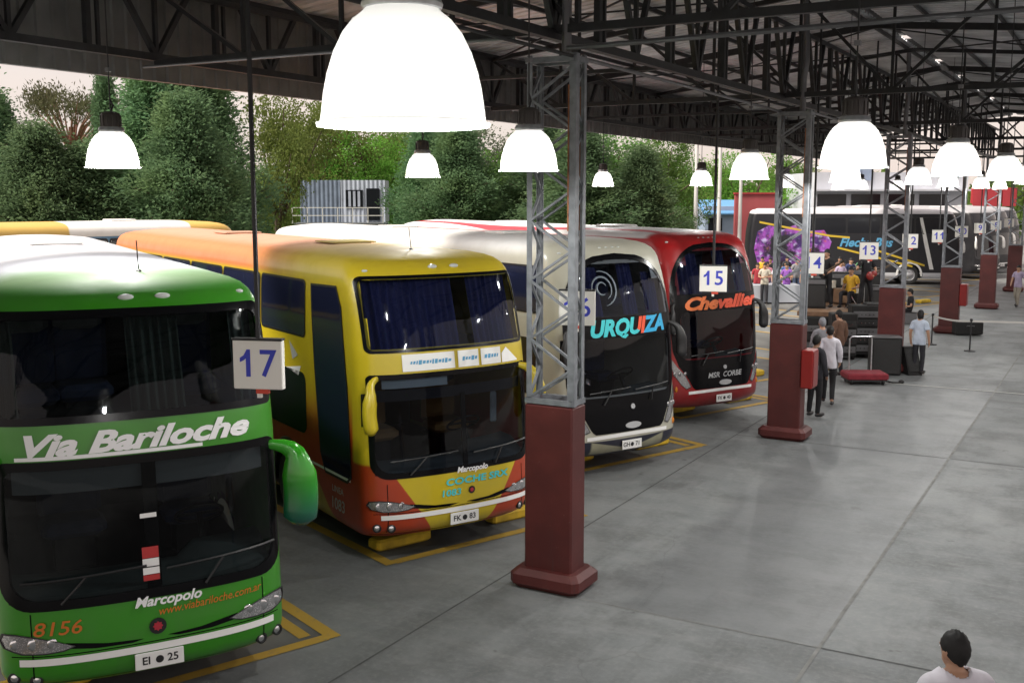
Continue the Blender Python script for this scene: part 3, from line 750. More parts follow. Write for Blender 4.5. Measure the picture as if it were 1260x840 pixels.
for sg in (-1, 1):
    o = [(sg * x, z) for x, z in ((.66, .735), (.80, .785), (.96, .825), (1.10, .84), (1.195, .83), (1.215, .78), (1.18, .725), (1.06, .69), (.9, .685), (.75, .70))]
    b.headlight(dense(o if sg > 0 else o[::-1], .03))
    q = [(sg * x, z) for x, z in ((.05, .70), (.4, .715), (.66, .76), (.74, .77), (.70, .715), (.5, .685), (.2, .675))]
    b.panel('grille_trim', dense(q if sg > 0 else q[::-1], .05), .007, 'frit')
    b.fog(sg * 1.12, .485); b.fog(sg * .96, .475)
b.plate([('FK', -.115, .10), ('83', .115, .10)], 0.02, .50)
for x in (-.1, .22): b.marker(x, 3.69)
b.marker(-1.0, 3.66, r=(.04, .03, .02)); b.antenna(.1, 1.5); b.hatch(3.4, m='yellow_roof', h=.025); b.hatch(8.2, m='salmon_roof', h=.03)
for sg in (-1, 1):
    b.side_windows(sg, [(2.05 + 1.7 * i, 3.68 + 1.7 * i) for i in range(6)], 2.70, 3.46, 'tint_navy')
    dg = [(.62, 1.05), (.75, .95), (1.45, .95), (1.60, 1.2), (1.72, 2.2), (1.86, 3.44), (1.05, 3.46), (.88, 3.2), (.70, 2.2)]
    dg = dense(dg if sg > 0 else dg[::-1], .08)
    dr = b.panel('front_door', dg, .007, 'tint_navy', side=sg, rings=6)
    b.frame('door_seal', dg, .03, .010, 'trim_black', dr, side=sg, depth=.004)
    b.panel('lower_window', rr2(2.05, 1.35, 3.5, 2.2, .14), .006, 'tint_dark', side=sg, rings=4)
    sp = MB(); sp.add([b.S(sg, y, z, .008) for y, z in ((.66, .985), (2.0, .985), (2.0, 1.02), (.66, 1.02))], [(0, 1, 2, 3)], 'reflective_white'); sp.build('side_strip', b.t)
    b.text('1083', 1.05, .60, .22, 'letter_grey', .01, 0, 1.0, side=sg); b.text('LINEA', 1.05, .80, .12, 'letter_grey', .01, 0, 1.1, side=sg)
    b.wheel(sg, 2.75); b.wheel(sg, 9.6)
    gm = MB(); gm.add([b.S(sg, y, z, .006) for y, z in ((2.3, 2.42), (2.62, 2.60), (2.5, 2.34))], [(0, 1, 2)], 'letter_grey'); gm.add([b.S(sg, y, z, .006) for y, z in ((2.2, 2.28), (2.75, 2.2), (2.3, 2.14))], [(0, 1, 2)], 'letter_white'); gm.build('bird_decal', b.t)
b.mirror(-1, 'yellow_plain', x=1.02, reach=.20, drop=.66, w=.11); b.mirror(1, 'yellow_plain', x=1.02, reach=.22, drop=.72, w=.11)

# the two coaches with one egg-shaped glass front
def egg(w=1.16, top=3.64, bot=.72):
    pts = []
    for i in range(25):
        t = math.pi * i / 24; c, s = math.cos(t), math.sin(t)
        pts.append((w * math.copysign(abs(c) ** .72, c), 2.35 + (top - 2.35) * abs(s) ** .78))
    pts += [(-w, 1.9), (-w * .985, 1.5), (-w * .90, 1.2), (-w * .76, .98), (-w * .66, bot + .05), (-w * .60, bot), (w * .60, bot), (w * .66, bot + .05), (w * .76, .98), (w * .90, 1.2), (w * .985, 1.5), (w, 1.9)]
    return dense(pts, .08)
def egg_bus(label, corner, zc, ang, body, L, word, wcol, wsize, sx, shear, colours, plate, swirl, low_text):
    loc, rz = bus_at(corner, zc, ang)
    b = Bus('coach', label, 'bus', BUSG, loc, rz, body, L=L)
    e = egg(); inn0 = [(x * .95, 2.1 + (z - 2.1) * .95) for x, z in e]
    b.shell([(-.98, 1.35, .98, 2.28), (-.98, 2.62, .98, 3.2), (-.7, 3.2, .7, 3.48)], [(1, 2.75, .55, .6), (-1, 2.75, .55, .6), (1, 9.4, .55, .6), (-1, 9.4, .55, .6)])
    # black surround: egg with two openings, cut as a fine grid on the nose
    lowo = rr2(-1.02, 1.28, 1.02, 2.32, .16); upo = [(x * .93, 2.6 + (z - 2.35) * .755) for x, z in egg() if z >= 2.35]
    upo = dense(upo, .08)
    zs = np.linspace(.72, 3.64, 74); vs, fs, g = [], [], {}
    def span(z): 
        xs = []
        for i, p in enumerate(e):
            q = e[(i + 1) % len(e)]
            if (p[1] - z) * (q[1] - z) <= 0 and p[1] != q[1]: xs.append(p[0] + (q[0] - p[0]) * (z - p[1]) / (q[1] - p[1]))
        return (min(xs), max(xs)) if xs else (0, 0)
    def inside(o, x, z):
        c = False
        for i in range(len(o)):
            p, q = o[i], o[i - 1]
            if (p[1] > z) != (q[1] > z) and x < (q[0] - p[0]) * (z - p[1]) / (q[1] - p[1]) + p[0]: c = not c
        return c
    N = 56
    for k, z in enumerate(zs):
        x0, x1 = span(min(max(z, .7201), 3.6399))
        for i in range(N + 1): vs.append(b.F(x0 + (x1 - x0) * i / N, z, .008)); g[k, i] = (x0 + (x1 - x0) * i / N, z)
    for k in range(len(zs) - 1):
        for i in range(N):
            cx = sum(g[a][0] for a in ((k, i), (k, i + 1), (k + 1, i), (k + 1, i + 1))) / 4; cz = (zs[k] + zs[k + 1]) / 2
            so = [(x * .96, 1.8 + (z - 1.8) * .96) for x, z in lowo]; su = [(x * .96, 3.0 + (z - 3.0) * .96) for x, z in upo]
            if inside(so, cx, cz) or inside(su, cx, cz): continue
            a = k * (N + 1) + i; fs.append((a, a + 1, a + N + 2, a + N + 1))
    mb = MB(); mb.add(vs, fs, 'frit'); mb.build('black_front_panel', b.t, smooth=True)
    for nm, o in (('upper_windscreen', upo), ('lower_windscreen', lowo)):
        b.panel(nm, o, .011, 'windscreen_blue'); b.frame('windscreen_border', o, .035, .014, 'frit', depth=.004)
    b.interior()
    b.curtain(-1.0, -.35, .06, 2.62, 3.42, 'curtain_navy', 5); b.curtain(.1, .42, .06, 2.62, 3.5, 'curtain_navy', 4); b.curtain(.62, 1.0, .06, 2.62, 3.3, 'curtain_navy', 4)
    b.seat(-.55, 1.3, 2.35); b.seat(.5, 1.3, 2.35); b.seat(.6, 1.5, .98); b.seat(-.5, 1.6, .98)
    b.wiper(-.55, 1.2, -.4, 1.42, .8); b.wiper(.45, 1.2, .5, 1.42, .8)
    b.text(word, .05, 2.44, wsize, wcol, .048, shear, sx, .02, off=.016, colours=colours)
    if low_text:
        for k, wd in enumerate(low_text.split()): b.text(wd, (-.26, .24)[k], .98, .15, 'letter_grey', .02, .2, 1.1, off=.02)
    sm = MB(); sm.lathe([(.17, 0), (.17, .01), (0, .01)], 'letter_grey', 20); o = sm.build('oval_badge', b.t); o.location = b.F(.05, .82, .012); o.rotation_euler = (R(82), 0, 0); o.scale = (1.0, .32, 1)
    sm = MB(); sm.lathe([(.045, 0), (.045, .012), (0, .012)], 'letter_grey', 14); o = sm.build('emblem', b.t); o.location = b.F(.05, 1.13, .012); o.rotation_euler = (R(82), 0, 0)
    b.strip('reflective_strip', -.86, .86, .66, .06, 'reflective_white', sag=-.02)
    b.plate([(plate[0], -.12, .1), (plate[1], .12, .1)], 0.02, .50)
    for sg in (-1, 1):
        o = [(sg * x, z) for x, z in ((.80, .78), (.92, 1.0), (1.08, 1.2), (1.17, 1.36), (1.19, 1.25), (1.13, 1.02), (1.0, .82), (.9, .74))]
        b.headlight(dense(o if sg > 0 else o[::-1], .03)); mk = b.marker(sg * 1.1, .74, 'amber', (.04, .02, .06))
        b.side_windows(sg, [(.95 + 1.7 * i, 2.58 + 1.7 * i) for i in range(6)], 2.68, 3.44, 'tint_navy')
        b.panel('side_window', rr2(.8, 1.3, 1.9, 2.25, .12), .006, 'tint_dark', side=sg, rings=4); b.wheel(sg, 2.75); b.wheel(sg, 9.4)
        b.mirror(sg, 'trim_black', x=1.05, z=2.45, reach=.2, drop=.6, w=.085)
    for x in (-.2, -.07, .07, .2): b.marker(x, 3.735, 'marker_pale', (.03, .02, .012))
    b.marker(-1.0, 3.66, r=(.04, .03, .02)); b.hatch(3.6); b.hatch(8.0)
    if swirl:
        mb = MB()
        for r, t0, t1 in ((.10, 20, 300), (.19, -60, 190), (.28, -80, 100)):
            P = [b.F(-.42 + r * math.cos(R(t0 + (t1 - t0) * i / 16)), 3.08 + r * math.sin(R(t0 + (t1 - t0) * i / 16)), .016) for i in range(17)]
            mb.tube(P, [.004 + .016 * math.sin(math.pi * (i + .5) / 17) for i in range(17)], 'dash_swirl', 5)
        mb.build('swirl_decal', b.t)
    return b
mat('dash_swirl', (.16, .20, .24), .5)
egg_bus('cream coach with dark egg-shaped front glass and cyan lettering between the decks', (698, 562), .42, 26, 'paint_cream', 12.6, 'URQUIZA', 'letter_cyan', .36, 1.02, .25,
        [(.44, 'letter_cyan'), (.60, 'letter_cyan'), (.715, 'letter_red_orange'), (.90, 'letter_blue_bright'), (1.01, 'letter_blue_bright')], ('GH', '71'), True, None)
egg_bus('red coach with dark egg-shaped front glass and slanted orange lettering, behind sign 15', (828, 500), .42, 28, 'paint_red', 12.6, 'Chevallier', 'letter_red_orange', .34, 1.42, .35, [(.42, 'letter_orange_b'), (1.01, 'letter_red_orange')], ('FX', '40'), False, 'MSR CORBE')

# ------- coaches further off
def white_black_fn(e):
    c = e.mix(e.ss(e.z, .60, .64), (.5, .51, .54), (.008, .008, .012))
    return e.mix(e.ss(e.z, 3.62, 3.65), c, (.70, .70, .73))
paint('paint_black_white', white_black_fn, .55, 0, .1)
def yellow_white_fn(e):
    c = e.mix(e.ss(e.z, 3.5, 3.52), (.08, .20, .34), (.60, .40, .10))
    band = e.m('MULTIPLY', e.ss(e.y, 1.9, 1.95), e.ss(e.y, 5.3, 5.25))
    return e.mix(e.m('MULTIPLY', band, e.ss(e.z, 3.5, 3.52)), c, (.75, .75, .73))
paint('paint_yellow_white', yellow_white_fn)
paint('paint_charcoal', lambda e: e.mix(e.ss(e.z, 3.6, 3.66), (.014, .014, .017), (.35, .35, .37)), .5, 0, .1)
mat('yellow_stripe', (.6, .42, .03), .4)
def art():
    m, t, b = nt('purple_artwork'); e = NX(t)
    n = e.noise(1.5, 3, rough=.55); n2 = e.noise(2.3, 2, vec=e.scale((1, 1, 1.3)))
    c = e.mix(e.ss(n, .36, .54), (.05, .015, .14), (.36, .08, .50)); c = e.mix(e.ss(n2, .54, .68), c, (.50, .46, .74)); c = e.mix(e.ss(n2, .44, .30), c, (.50, .08, .16)); c = e.mix(e.ss(n, .60, .68), c, (.65, .25, .05)); c = e.mix(e.ss(e.noise(.9, 5, vec=e.scale((1, 1, 1.0)), rough=.65), .46, .60), c, (.008, .008, .014))
    t.links.new(c, b.inputs['Base Color']); b.inputs['Roughness'].default_value = .4
art()
def far_bus(label, loc, rz, body, L, win, group, sides=(-1, 1), arch='trim_black', details=None, H=3.89):
    b = Bus('coach', label, 'bus', group, loc, rz, body, L=L, H=H); b.arch = arch
    b.shell([], [(s, y, .55, .6) for s in (1, -1) for y in (2.75, L - 3)])
    up = rr2(-1.15, 2.66, 1.15, 3.58, .12); lo = rr2(-1.17, 1.1, 1.17, 2.38, .18)
    for nm, o in (('upper_windscreen', up), ('lower_windscreen', lo)): b.panel(nm, o, .008, 'tint_dark')
    for sg in sides:
        k = int((L - 2.2) / 1.7); b.side_windows(sg, [(.9 + 1.7 * i, 2.54 + 1.7 * i) for i in range(k)], 2.62, 3.44, win)
    for sg in (-1, 1):
        b.wheel(sg, 2.75); b.wheel(sg, L - 3); b.mirror(sg, 'white_paint' if body != 'paint_yellow_white' else 'yellow_plain', x=1.05, reach=.26, drop=.7, w=.09)
        o = [(sg * x, z) for x, z in ((.72, .74), (.95, .83), (1.18, .84), (1.2, .74), (.95, .69))]
        b.headlight(dense(o if sg > 0 else o[::-1], .06))
    b.strip('reflective_strip', -1.05, 1.05, .6, .06, 'reflective_white'); b.plate([('HA', -.12, .1), ('31', .12, .1)] , 0, .48)
    b.hatch(3.5); b.hatch(L - 3.5)
    if details: details(b)
    return b
# seen side-on beyond the stage
def det(b):
    sg = -1
    L = b.L
    b.panel('purple_picture', dense([(L - 4.3, 2.2), (L - 4.1, 1.5), (L - 3.4, 1.25), (L - 2.6, 1.0), (L - 1.5, 1.15), (L - .6, .9), (L - .35, 1.8), (L - .5, 2.7), (L - 1.1, 3.05), (L - 1.8, 2.8), (L - 2.5, 3.1), (L - 3.2, 2.75), (L - 3.9, 2.8)], .2), .012, 'purple_artwork', side=sg)
    b.text('Flecha Bus', L - 6.0, 2.15, .62, 'letter_blue', .03, .3, 1.0, side=sg)
    mb = MB()
    for (y0, z0, y1, z1) in ((L - .6, 3.2, L - 4.2, 2.5), (L - 4.2, 2.5, L - 5.2, 2.42), (L - 6.3, 1.85, L - 9.0, 1.0), (L - 4.6, 1.9, L - 8.4, .95)):
        mb.add([b.S(sg, y, z, .016) for y, z in ((y0, z0 - .05), (y1, z1 - .05), (y1, z1 + .05), (y0, z0 + .05))], [(0, 1, 2, 3), (3, 2, 1, 0)], 'yellow_stripe')
    mb.build('yellow_stripe', b.t)
    mb = MB(); mb.add([b.S(sg, y, z, .02) for y, z in ((1.55, .8), (1.75, .8), (2.1, 2.2), (2.35, 3.45), (2.2, 3.45), (1.9, 2.2))], [(0, 1, 2, 3, 4, 5), (5, 4, 3, 2, 1, 0)], 'white_paint'); mb.build('white_pillar', b.t)
P = ground_at(1186, 351); A = R(29.6 - 7)
fwd2 = np.array([math.cos(A), math.sin(A), 0]); P = P + np.array([-fwd2[1], fwd2[0], 0]) * 1.25               # heading of the side-on coach
far_bus('black coach with white roof, blue lettering and purple picture, side-on beyond the stage', (float(P[0]), float(P[1]), 0), math.atan2(fwd2[0], -fwd2[1]) , 'paint_black_white', 11.0, 'tint_far', 'coaches on the far side of the yard', (-1,), 'white_paint', det)
# far left, behind the orange coach
P0 = at(313, 268, 31.5); P1 = at(0, 273, 27.0); h = P0 - P1; h[2] = 0; h /= np.linalg.norm(h); nrm = np.array([-h[1], h[0], 0])
C0 = P0 + nrm * 1.25
far_bus('yellow and white roofed coach standing crosswise behind the green and orange coaches', (float(C0[0]), float(C0[1]), 0), math.atan2(h[0], -h[1]), 'paint_yellow_white', 12.5, 'tint_dark', 'coaches on the far side of the yard')
BUSF = ['black coach parked in the bays beyond the stage, nearest of that row', 'dark coach in the bays beyond the stage, middle one of its row', 'dark coach in the bays beyond the stage, farthest of its row']
for i, (y, lab) in enumerate(zip((64.8, 70, 75.2), BUSF)):
    far_bus(lab, (-6.4 + .1 * i, y, 0), R(90 - 26), 'paint_charcoal', 12.4, 'tint_dark', BUSG, (-1, 1))
# ------------------------------------------------------------------ ground and floor
mb = MB(); mb.add([(-700, -300, -.012), (500, -300, -.012), (500, 1100, -.012), (-700, 1100, -.012)], [(0, 1, 2, 3)], 'asphalt'); tag(mb.build('ground'), kind='structure')
mb = MB(); mb.add([(-24, -12, 0), (14, -12, 0), (14, 110, 0), (-24, 110, 0)], [(0, 1, 2, 3)], 'concrete'); tag(mb.build('concrete_floor'), kind='structure')
mb = MB(); mb.add([(-200, -60, -.008), (-26, -60, -.008), (-26, 300, -.008), (-200, 300, -.008)], [(0, 1, 2, 3)], 'grass'); tag(mb.build('verge'), kind='structure')
mb = MB()
def fl(x0, y0, x1, y1, m, z=.004): mb.add([(x0, y0, z), (x1, y0, z), (x1, y1, z), (x0, y1, z)], [(0, 1, 2, 3)], m)
fl(-2.485, -12, -2.445, 110, 'joint_pale'); fl(-6.335, -12, -6.31, 110, 'joint_dark')
fl(1.4, -12, 1.425, 110, 'joint_dark')
for k in range(-2, 11):
    y = 10.72 + 9.2 * k; fl(-6.31, y - .012, -2.485, y + .012, 'joint_pale' if k % 2 == 0 else 'joint_dark'); fl(-2.445, y - .012, 1.4, y + .012, 'joint_dark')
tag(mb.build('floor_joint'), kind='structure')
mb = MB(); fl(-5.4, 27.35, 8, 27.43, 'white_line', .008); tag(mb.build('white_floor_line'), kind='structure')
# bays: slab darker than the floor around it, yellow border, yellow wheel stops
BA = R(22); bu = np.array([math.sin(BA), math.cos(BA)]); bb = np.array([-math.cos(BA), math.sin(BA)])
BAY0 = np.array([-7.77, 10.57])
slab, lines = MB(), MB()
def bq(o, u0, b0, u1, b1, m, z, tgt):
    pts = [o + bu * u + bb * q for u, q in ((u0, b0), (u1, b0), (u1, b1), (u0, b1))]; tgt.add([(p[0], p[1], z) for p in pts], [(0, 1, 2, 3)], m)
bays = []
for k in range(-2, 12):
    o = BAY0 + np.array([0, 5.12]) * k
    if k == -1: o = np.array([-8.18, 5.41])
    bays.append(o)
    bq(o, .1, .1, 3.25, 13.5, 'bay_dark', .004, slab)
    bq(o, -.05, 0, .10, 13.6, 'yellow_line', .008, lines); bq(o, 3.22, 0, 3.37, 13.6, 'yellow_line', .008, lines); bq(o, .10, -.02, 3.22, .13, 'yellow_line', .008, lines); bq(o, 2.98, .2, 3.12, 1.6, 'yellow_line', .008, lines)
tag(slab.build('bay_slab'), kind='structure'); tag(lines.build('bay_marking'), kind='structure')
SP = ['yellow wheel stop under the nose of the green coach', 'yellow wheel stop under the nose of the yellow and orange coach', 'yellow wheel stop under the nose of the cream coach', 'yellow wheel stop under the nose of the red coach', 'yellow wheel stop in the first empty bay beyond the red coach', 'yellow wheel stop in the second empty bay beyond the red coach', 'yellow wheel stop in the empty bay beside the stage', 'yellow wheel stop in the last empty bay before the black coaches', 'yellow wheel stop under the nearest black coach beyond the stage']
for k in range(1, 10):
    o = bays[k]
    for j, (u, side) in enumerate(((.55, 'left'), (2.45, 'right'))):
        p = o + bu * u + bb * .62
        m = MB(); m.bevbox((0, 0, .075), (.85, .26, .15), 'yellow_concrete', .03)
        w = m.build('wheel_stop'); w.location = (p[0], p[1], .004); w.rotation_euler = (0, 0, R(90) - BA)
        tag(w, SP[k - 1] + ', ' + side + ' one', 'wheel stop', 'yellow wheel stops of the bays')

# ------------------------------------------------------------------ lattice columns
def column_proto():
    t = thing('steel_column', '', 'column', group='lattice columns on red concrete piers')
    W, D = .60, .34
    p = MB(); p.bevbox((0, 0, 1.10), (W + .02, D + .02, 2.2), 'column_red', .02); p.build('pier', t)
    p = MB(); p.bevbox((0, 0, .12), (W + .30, D + .30, .24), 'column_red', .065); p.build('plinth', t)
    for sx in (-1, 1):
        for sy in (-1, 1):
            l = MB(); x, y = sx * (W / 2 - .03), sy * (D / 2 - .03); a = .085 if sx > 0 and sy < 0 else .06
            l.box((x, y, 4.17), (a, .012, 3.94), 'steel_grey'); l.box((x + sx * (a / 2 - .004), y - sy * (a / 2 - .004), 4.17), (.012, a, 3.94), 'steel_grey')
            l.box((x, y - sy * .02, 4.17), (a * .7, .02, 3.92), 'steel_grey')
            if sx > 0: l.box((x - sx * .045, y - .004, 5.0), (.016, .02, 1.6), 'steel_rust')
            l.build('leg', t)
    lc = MB(); z0 = 2.28; n = 11; h = 3.72 / n
    for i in range(n):
        a, b2 = z0 + h * i, z0 + h * (i + 1)
        for sy in (-1, 1):
            x = (W / 2 - .04) * (1 if i % 2 else -1); lc.bar((x, sy * (D / 2 - .035), a), (-x, sy * (D / 2 - .035), b2), .032, 'steel_grey', .026)
        for sx in (-1, 1):
            y = (D / 2 - .04) * (1 if i % 2 else -1); lc.bar((sx * (W / 2 - .035), y, a), (sx * (W / 2 - .035), -y, b2), .030, 'steel_grey', .024)
    for z in (2.24, 6.08):
        for sy in (-1, 1): lc.bar((-W / 2, sy * (D / 2 - .02), z), (W / 2, sy * (D / 2 - .02), z), .06, 'steel_grey')
        for sx in (-1, 1): lc.bar((sx * (W / 2 - .02), -D / 2, z), (sx * (W / 2 - .02), D / 2, z), .06, 'steel_grey')
    lc.build('lacing', t)
    hp = MB(); hp.tube([(.12, 0, 6.1), (.12, 0, 6.7), (.16, 0, 7.0), (.12, 0, 8.2)], .055, 'pipe_grey', 10); hp.build('head_post', t)
    return t
CL = ['grey lattice column on a red concrete pier beside the orange coach, the nearest one', 'grey lattice column on a red pier right of the red coach, a red box on its side',
      'grey lattice column on a red pier standing above the big black loudspeaker', 'grey lattice column on a red pier with a red hose box, beyond the woman in pale blue',
      'grey lattice column on a red pier in the second place beyond the woman in pale blue', 'grey lattice column on a red pier beside the person in lilac', 'grey lattice column farthest down the platform, beyond the canopy end']
proto = column_proto(); CY = [10.98 + 9.2 * k for k in range(7)]
CX = [-5.66 + .215 * k for k in range(7)]
for k, y in enumerate(CY):
    c = proto if k == 0 else copy_tree(proto); c.location = (CX[k], y, 0); c['label'] = CL[k]
def hose_box(loc, label):
    t = thing('hose_cabinet', label, 'hose box', loc, 0, 'red hose boxes on the columns')
    m = MB(); m.bevbox((0, 0, .36), (.22, .40, .72), 'box_red', .015); m.build('cabinet', t)
    m = MB(); m.bevbox((.115, 0, .36), (.012, .34, .64), 'box_red', .004); m.bevbox((.128, .12, .36), (.02, .02, .09), 'chrome', .004); m.build('cabinet_door', t)
hose_box((CX[1] + .43, CY[1] - .05, 1.02), 'bright red hose box on the pier in front of the man in white')
hose_box((CX[3] + .43, CY[3] - .05, .95), 'bright red hose box on the pier beyond the woman in pale blue')

# ------------------------------------------------------------------ canopy
can = thing('platform_canopy', 'dark steel truss canopy roof with metal sheets over the whole platform', 'canopy', (0, 0, 0))
XL, XR, XC, ROOF_END = -12.3, 4.6, -5.0, 57.5
def zr(x): return 7.55 + .85 * (x - XL) / (XC - XL) if x < XC else 8.4 - .85 * (x - XC) / (XR - XC)
def corrug(name, x0, x1, ya, yb):
    m = MB(); ys = []; y = ya
    while y < yb: ys += [(y, 0), (y + .16, 0), (y + .19, .045), (y + .25, .045)]; y += .28
    k = len(ys); vs = []
    for x in (x0, x1): vs += [(x, yy, zr(x) + d) for yy, d in ys]
    m.add(vs, [(i, i + 1, k + i + 1, k + i) for i in range(k - 1)], 'roof_sheet'); return m.build(name, can)
corrug('roof_sheet', XL, XC - .09, -6, ROOF_END); corrug('roof_sheet', XC + .09, XR, -6, ROOF_END)
rc = MB(); g = random.Random(3); y = -6
while y < ROOF_END:
    L = g.uniform(2.0, 5.0); rc.box((XC, y + L / 2, 8.47), (.5, L, .03), 'steel_black'); y += L + (g.uniform(.4, 1.3) if y > 16 else 0)
rc.build('ridge_cap', can)
fm = MB(); ys = []; y = -6
while y < ROOF_END: ys += [(y, 0), (y + .17, 0), (y + .19, -.03), (y + .21, -.03), (y + .23, 0)]; y += .24
k = len(ys); vs = [(XL + .02 - d, yy, z) for z in (6.22, 7.58) for yy, d in ys]
fm.add(vs, [(i, i + 1, k + i + 1, k + i) for i in range(k - 1)], 'fascia_sheet'); fm.build('fascia', can)
gm = MB(); gm.box((XL - .12, (ROOF_END - 6) / 2, 6.34), (.22, ROOF_END + 6, .2), 'gutter_grey'); gm.build('gutter', can)
XE = XL + .35
for j in range(-2, 21):
    y = 10.98 + 2.3 * j
    if j % 2: continue
    main = j % 4 == 0
    t = MB(); w = .09
    if not main:
        t.bar((XE, y, zr(XE) - .16), (XC, y, zr(XC) - .16), .09, 'steel_black', .14); t.bar((XC, y, zr(XC) - .16), (4.4, y, zr(4.4) - .16), .09, 'steel_black', .14)
        t.bar((XE, y, 6.5), (-5.7, y, 6.5), .06, 'steel_black')
        t.build('rafter', can); continue
    xs = np.linspace(XE, 4.4, 11)
    t.bar((XE, y, 6.42), (4.4, y, 6.42), w, 'steel_black')
    t.bar((XE, y, zr(XE) - .16), (XC, y, zr(XC) - .16), w, 'steel_black'); t.bar((XC, y, zr(XC) - .16), (4.4, y, zr(4.4) - .16), w, 'steel_black')
    for i in range(10):
        x, x2 = xs[i], xs[i + 1]
        t.bar((x, y, 6.42), (x, y, zr(x) - .16), .05, 'steel_black')
        a, b2 = (x, x2) if (i < 5) else (x2, x); t.bar((a, y, zr(a) - .16), (b2, y, 6.42), .055, 'steel_black')
    t.build('truss', can)
for x, z0, z1, name in ((XE, 6.5, 7.42, 'eave_girder'), (-5.7, 6.36, 7.7, 'column_girder')):
    t = MB(); t.bar((x, -6, z0), (x, ROOF_END, z0), .10, 'steel_black'); t.bar((x, -6, z1), (x, ROOF_END, z1), .08, 'steel_black')
    y = 10.98 - 2.3 * 7
    while y < ROOF_END - 1:
        t.bar((x, y, z0), (x, y, z1), .055, 'steel_black')
        for dy in (-1, 1): t.bar((x, y, z0), (x, y + dy * .62, z1), .07, 'steel_black')
        t.bar((x, y + 1.15, z0), (x, y + 1.15, z1), .08, 'steel_black'); t.bar((x, y + 1.32, z0), (x, y + 1.32, z1), .045, 'steel_black')
        y += 2.3
    t.build(name, can)
pm = MB()
for i in range(13):
    x = XL + .3 + i * 1.36; pm.bar((x, -6, zr(x) - .07), (x, ROOF_END, zr(x) - .06), .045, 'steel_black', .08)
pm.build('purlins', can)
for k in range(0, 5):
    bm = MB()
    y = 6.4 + 9.2 * k
    for x0, x1 in ((-12, -5), (-5, -.5), (-.5, 4.4)): bm.bar((x0, y, zr(x0) - .2), (x1, y + 4.6, zr(x1) - .2), .03, 'steel_black'); bm.bar((x1, y, zr(x1) - .2), (x0, y + 4.6, zr(x0) - .2), .03, 'steel_black')
    bm.build('roof_bracing', can)
pm = MB()
for k in range(5): pm.tube([(CX[k] + .28, CY[k] - .1, 6.10), (CX[k + 1] - .28, CY[k + 1], 6.13)], .024, 'pipe_grey', 8)
pm.tube([(CX[0] + .28, CY[0] - .1, 6.10), (CX[0] + .1, -6, 6.18)], .02, 'steel_black', 8)
pm.tube([(-11.9, 6.1, 6.32), (-3.5, 6.3, 6.32), (3, 6.3, 6.34)], .026, 'pipe_grey', 8); pm.tube([(-5.5, 10.9, 6.2), (5, 10.9, 6.3)], .028, 'pipe_grey', 8)
pm.tube([(-11.9, 10.7, 6.34), (-6.1, 10.8, 6.34)], .02, 'pipe_grey', 6); pm.tube([(-11.9, 5.5, 6.6), (-8, 8.2, 6.9), (-6.1, 11, 6.7)], .012, 'pipe_grey', 5)
pm.build('conduit', can)

# ------------------------------------------------------------------ lamps
def lamp_proto():
    t = thing('pendant_lamp', '', 'lamp', group='glowing bell lamps hanging from the canopy')
    s = MB(); s.lathe([(.281, 0), (.283, .010), (.268, .016), (.264, .05), (.256, .11), (.243, .17), (.222, .235), (.192, .295), (.160, .335), (.128, .36), (.118, .372)], 'lamp_glow', 48); s.build('shade', t, angle=60)
    h = MB(); h.lathe([(.118, .368), (.128, .372), (.132, .385), (.126, .40), (.12, .415), (.105, .42)], 'rim_grey', 32); h.build('collar', t, angle=35)
    h = MB(); h.lathe([(.098, .415), (.098, .54), (.09, .56), (.05, .575), (0, .575)], 'lamp_cap', 24)
    for i in range(12): a = i * math.pi / 6; h.box((.098 * math.cos(a), .098 * math.sin(a), .48), (.018, .008, .11), 'lamp_cap', rz=a)
    h.tube([(0, 0, .57), (.0, .04, .64), (0, 0, .70)], .010, 'steel_black', 6); h.build('ballast_housing', t, angle=35)
    b = MB(); b.ellip((0, 0, .16), (.05, .05, .09), 'bulb_glow', 12, 8); b.build('bulb', t, smooth=True)
    r = MB(); r.tube([(0, 0, .60), (0, 0, 2.9)], .007, 'steel_black', 6); r.box((0, 0, 1.0), (.05, .05, .04), 'pipe_grey'); r.build('rod', t)
    return t
LAMPZ = 4.82
LP = [(-2.07, 2.93, 'big glowing bell lamp hanging closest to the viewer'),
      (-2.0, 9.2, 'glowing bell lamp over the platform, second largest, above the third column'), (-1.75, 13.4, 'glowing bell lamp over the platform near the right edge, third largest'), (-1.69, 18.3, 'glowing bell lamp cut by the right edge of the view'),
      (-1.8, 24.4, 'small glowing bell lamp over the platform at the right edge, behind a bigger one'), (-1.8, 31, 'distant bell lamp over the platform, beyond the fifth column'),
      (-4.86, 8.87, 'glowing bell lamp hanging just left of the nearest lattice column'), (-4.71, 15.1, 'glowing bell lamp hanging over the black coach lettering left of the second column'), (-4.4, 19.7, 'glowing bell lamp half hidden behind the second largest lamp'), (-3.95, 24.5, 'glowing bell lamp between the third and fourth columns'),
      (-4.3, 31.5, 'small bell lamp right of the fourth column'), (-4.3, 39, 'tiny bell lamp far down the platform by the fifth column'),
      (-9.25, 7.85, 'glowing bell lamp in front of the dark conifers above the green coach'), (-9.75, 14.3, 'glowing bell lamp over the cream coach roof, in front of the trees'), (-11.75, 25.4, 'small bell lamp just right of the nearest column'), (-9.08, 25.3, 'small bell lamp in front of a white pole above the red coach'),
      (-8.6, 31.0, 'tiny bell lamp beside the second column, above the red wall'), (-8.2, 37, 'tiny bell lamp behind the second column, above the side-on coach'), (-8.2, 46, 'tiny bell lamp above the black coach, left of the fourth column')]
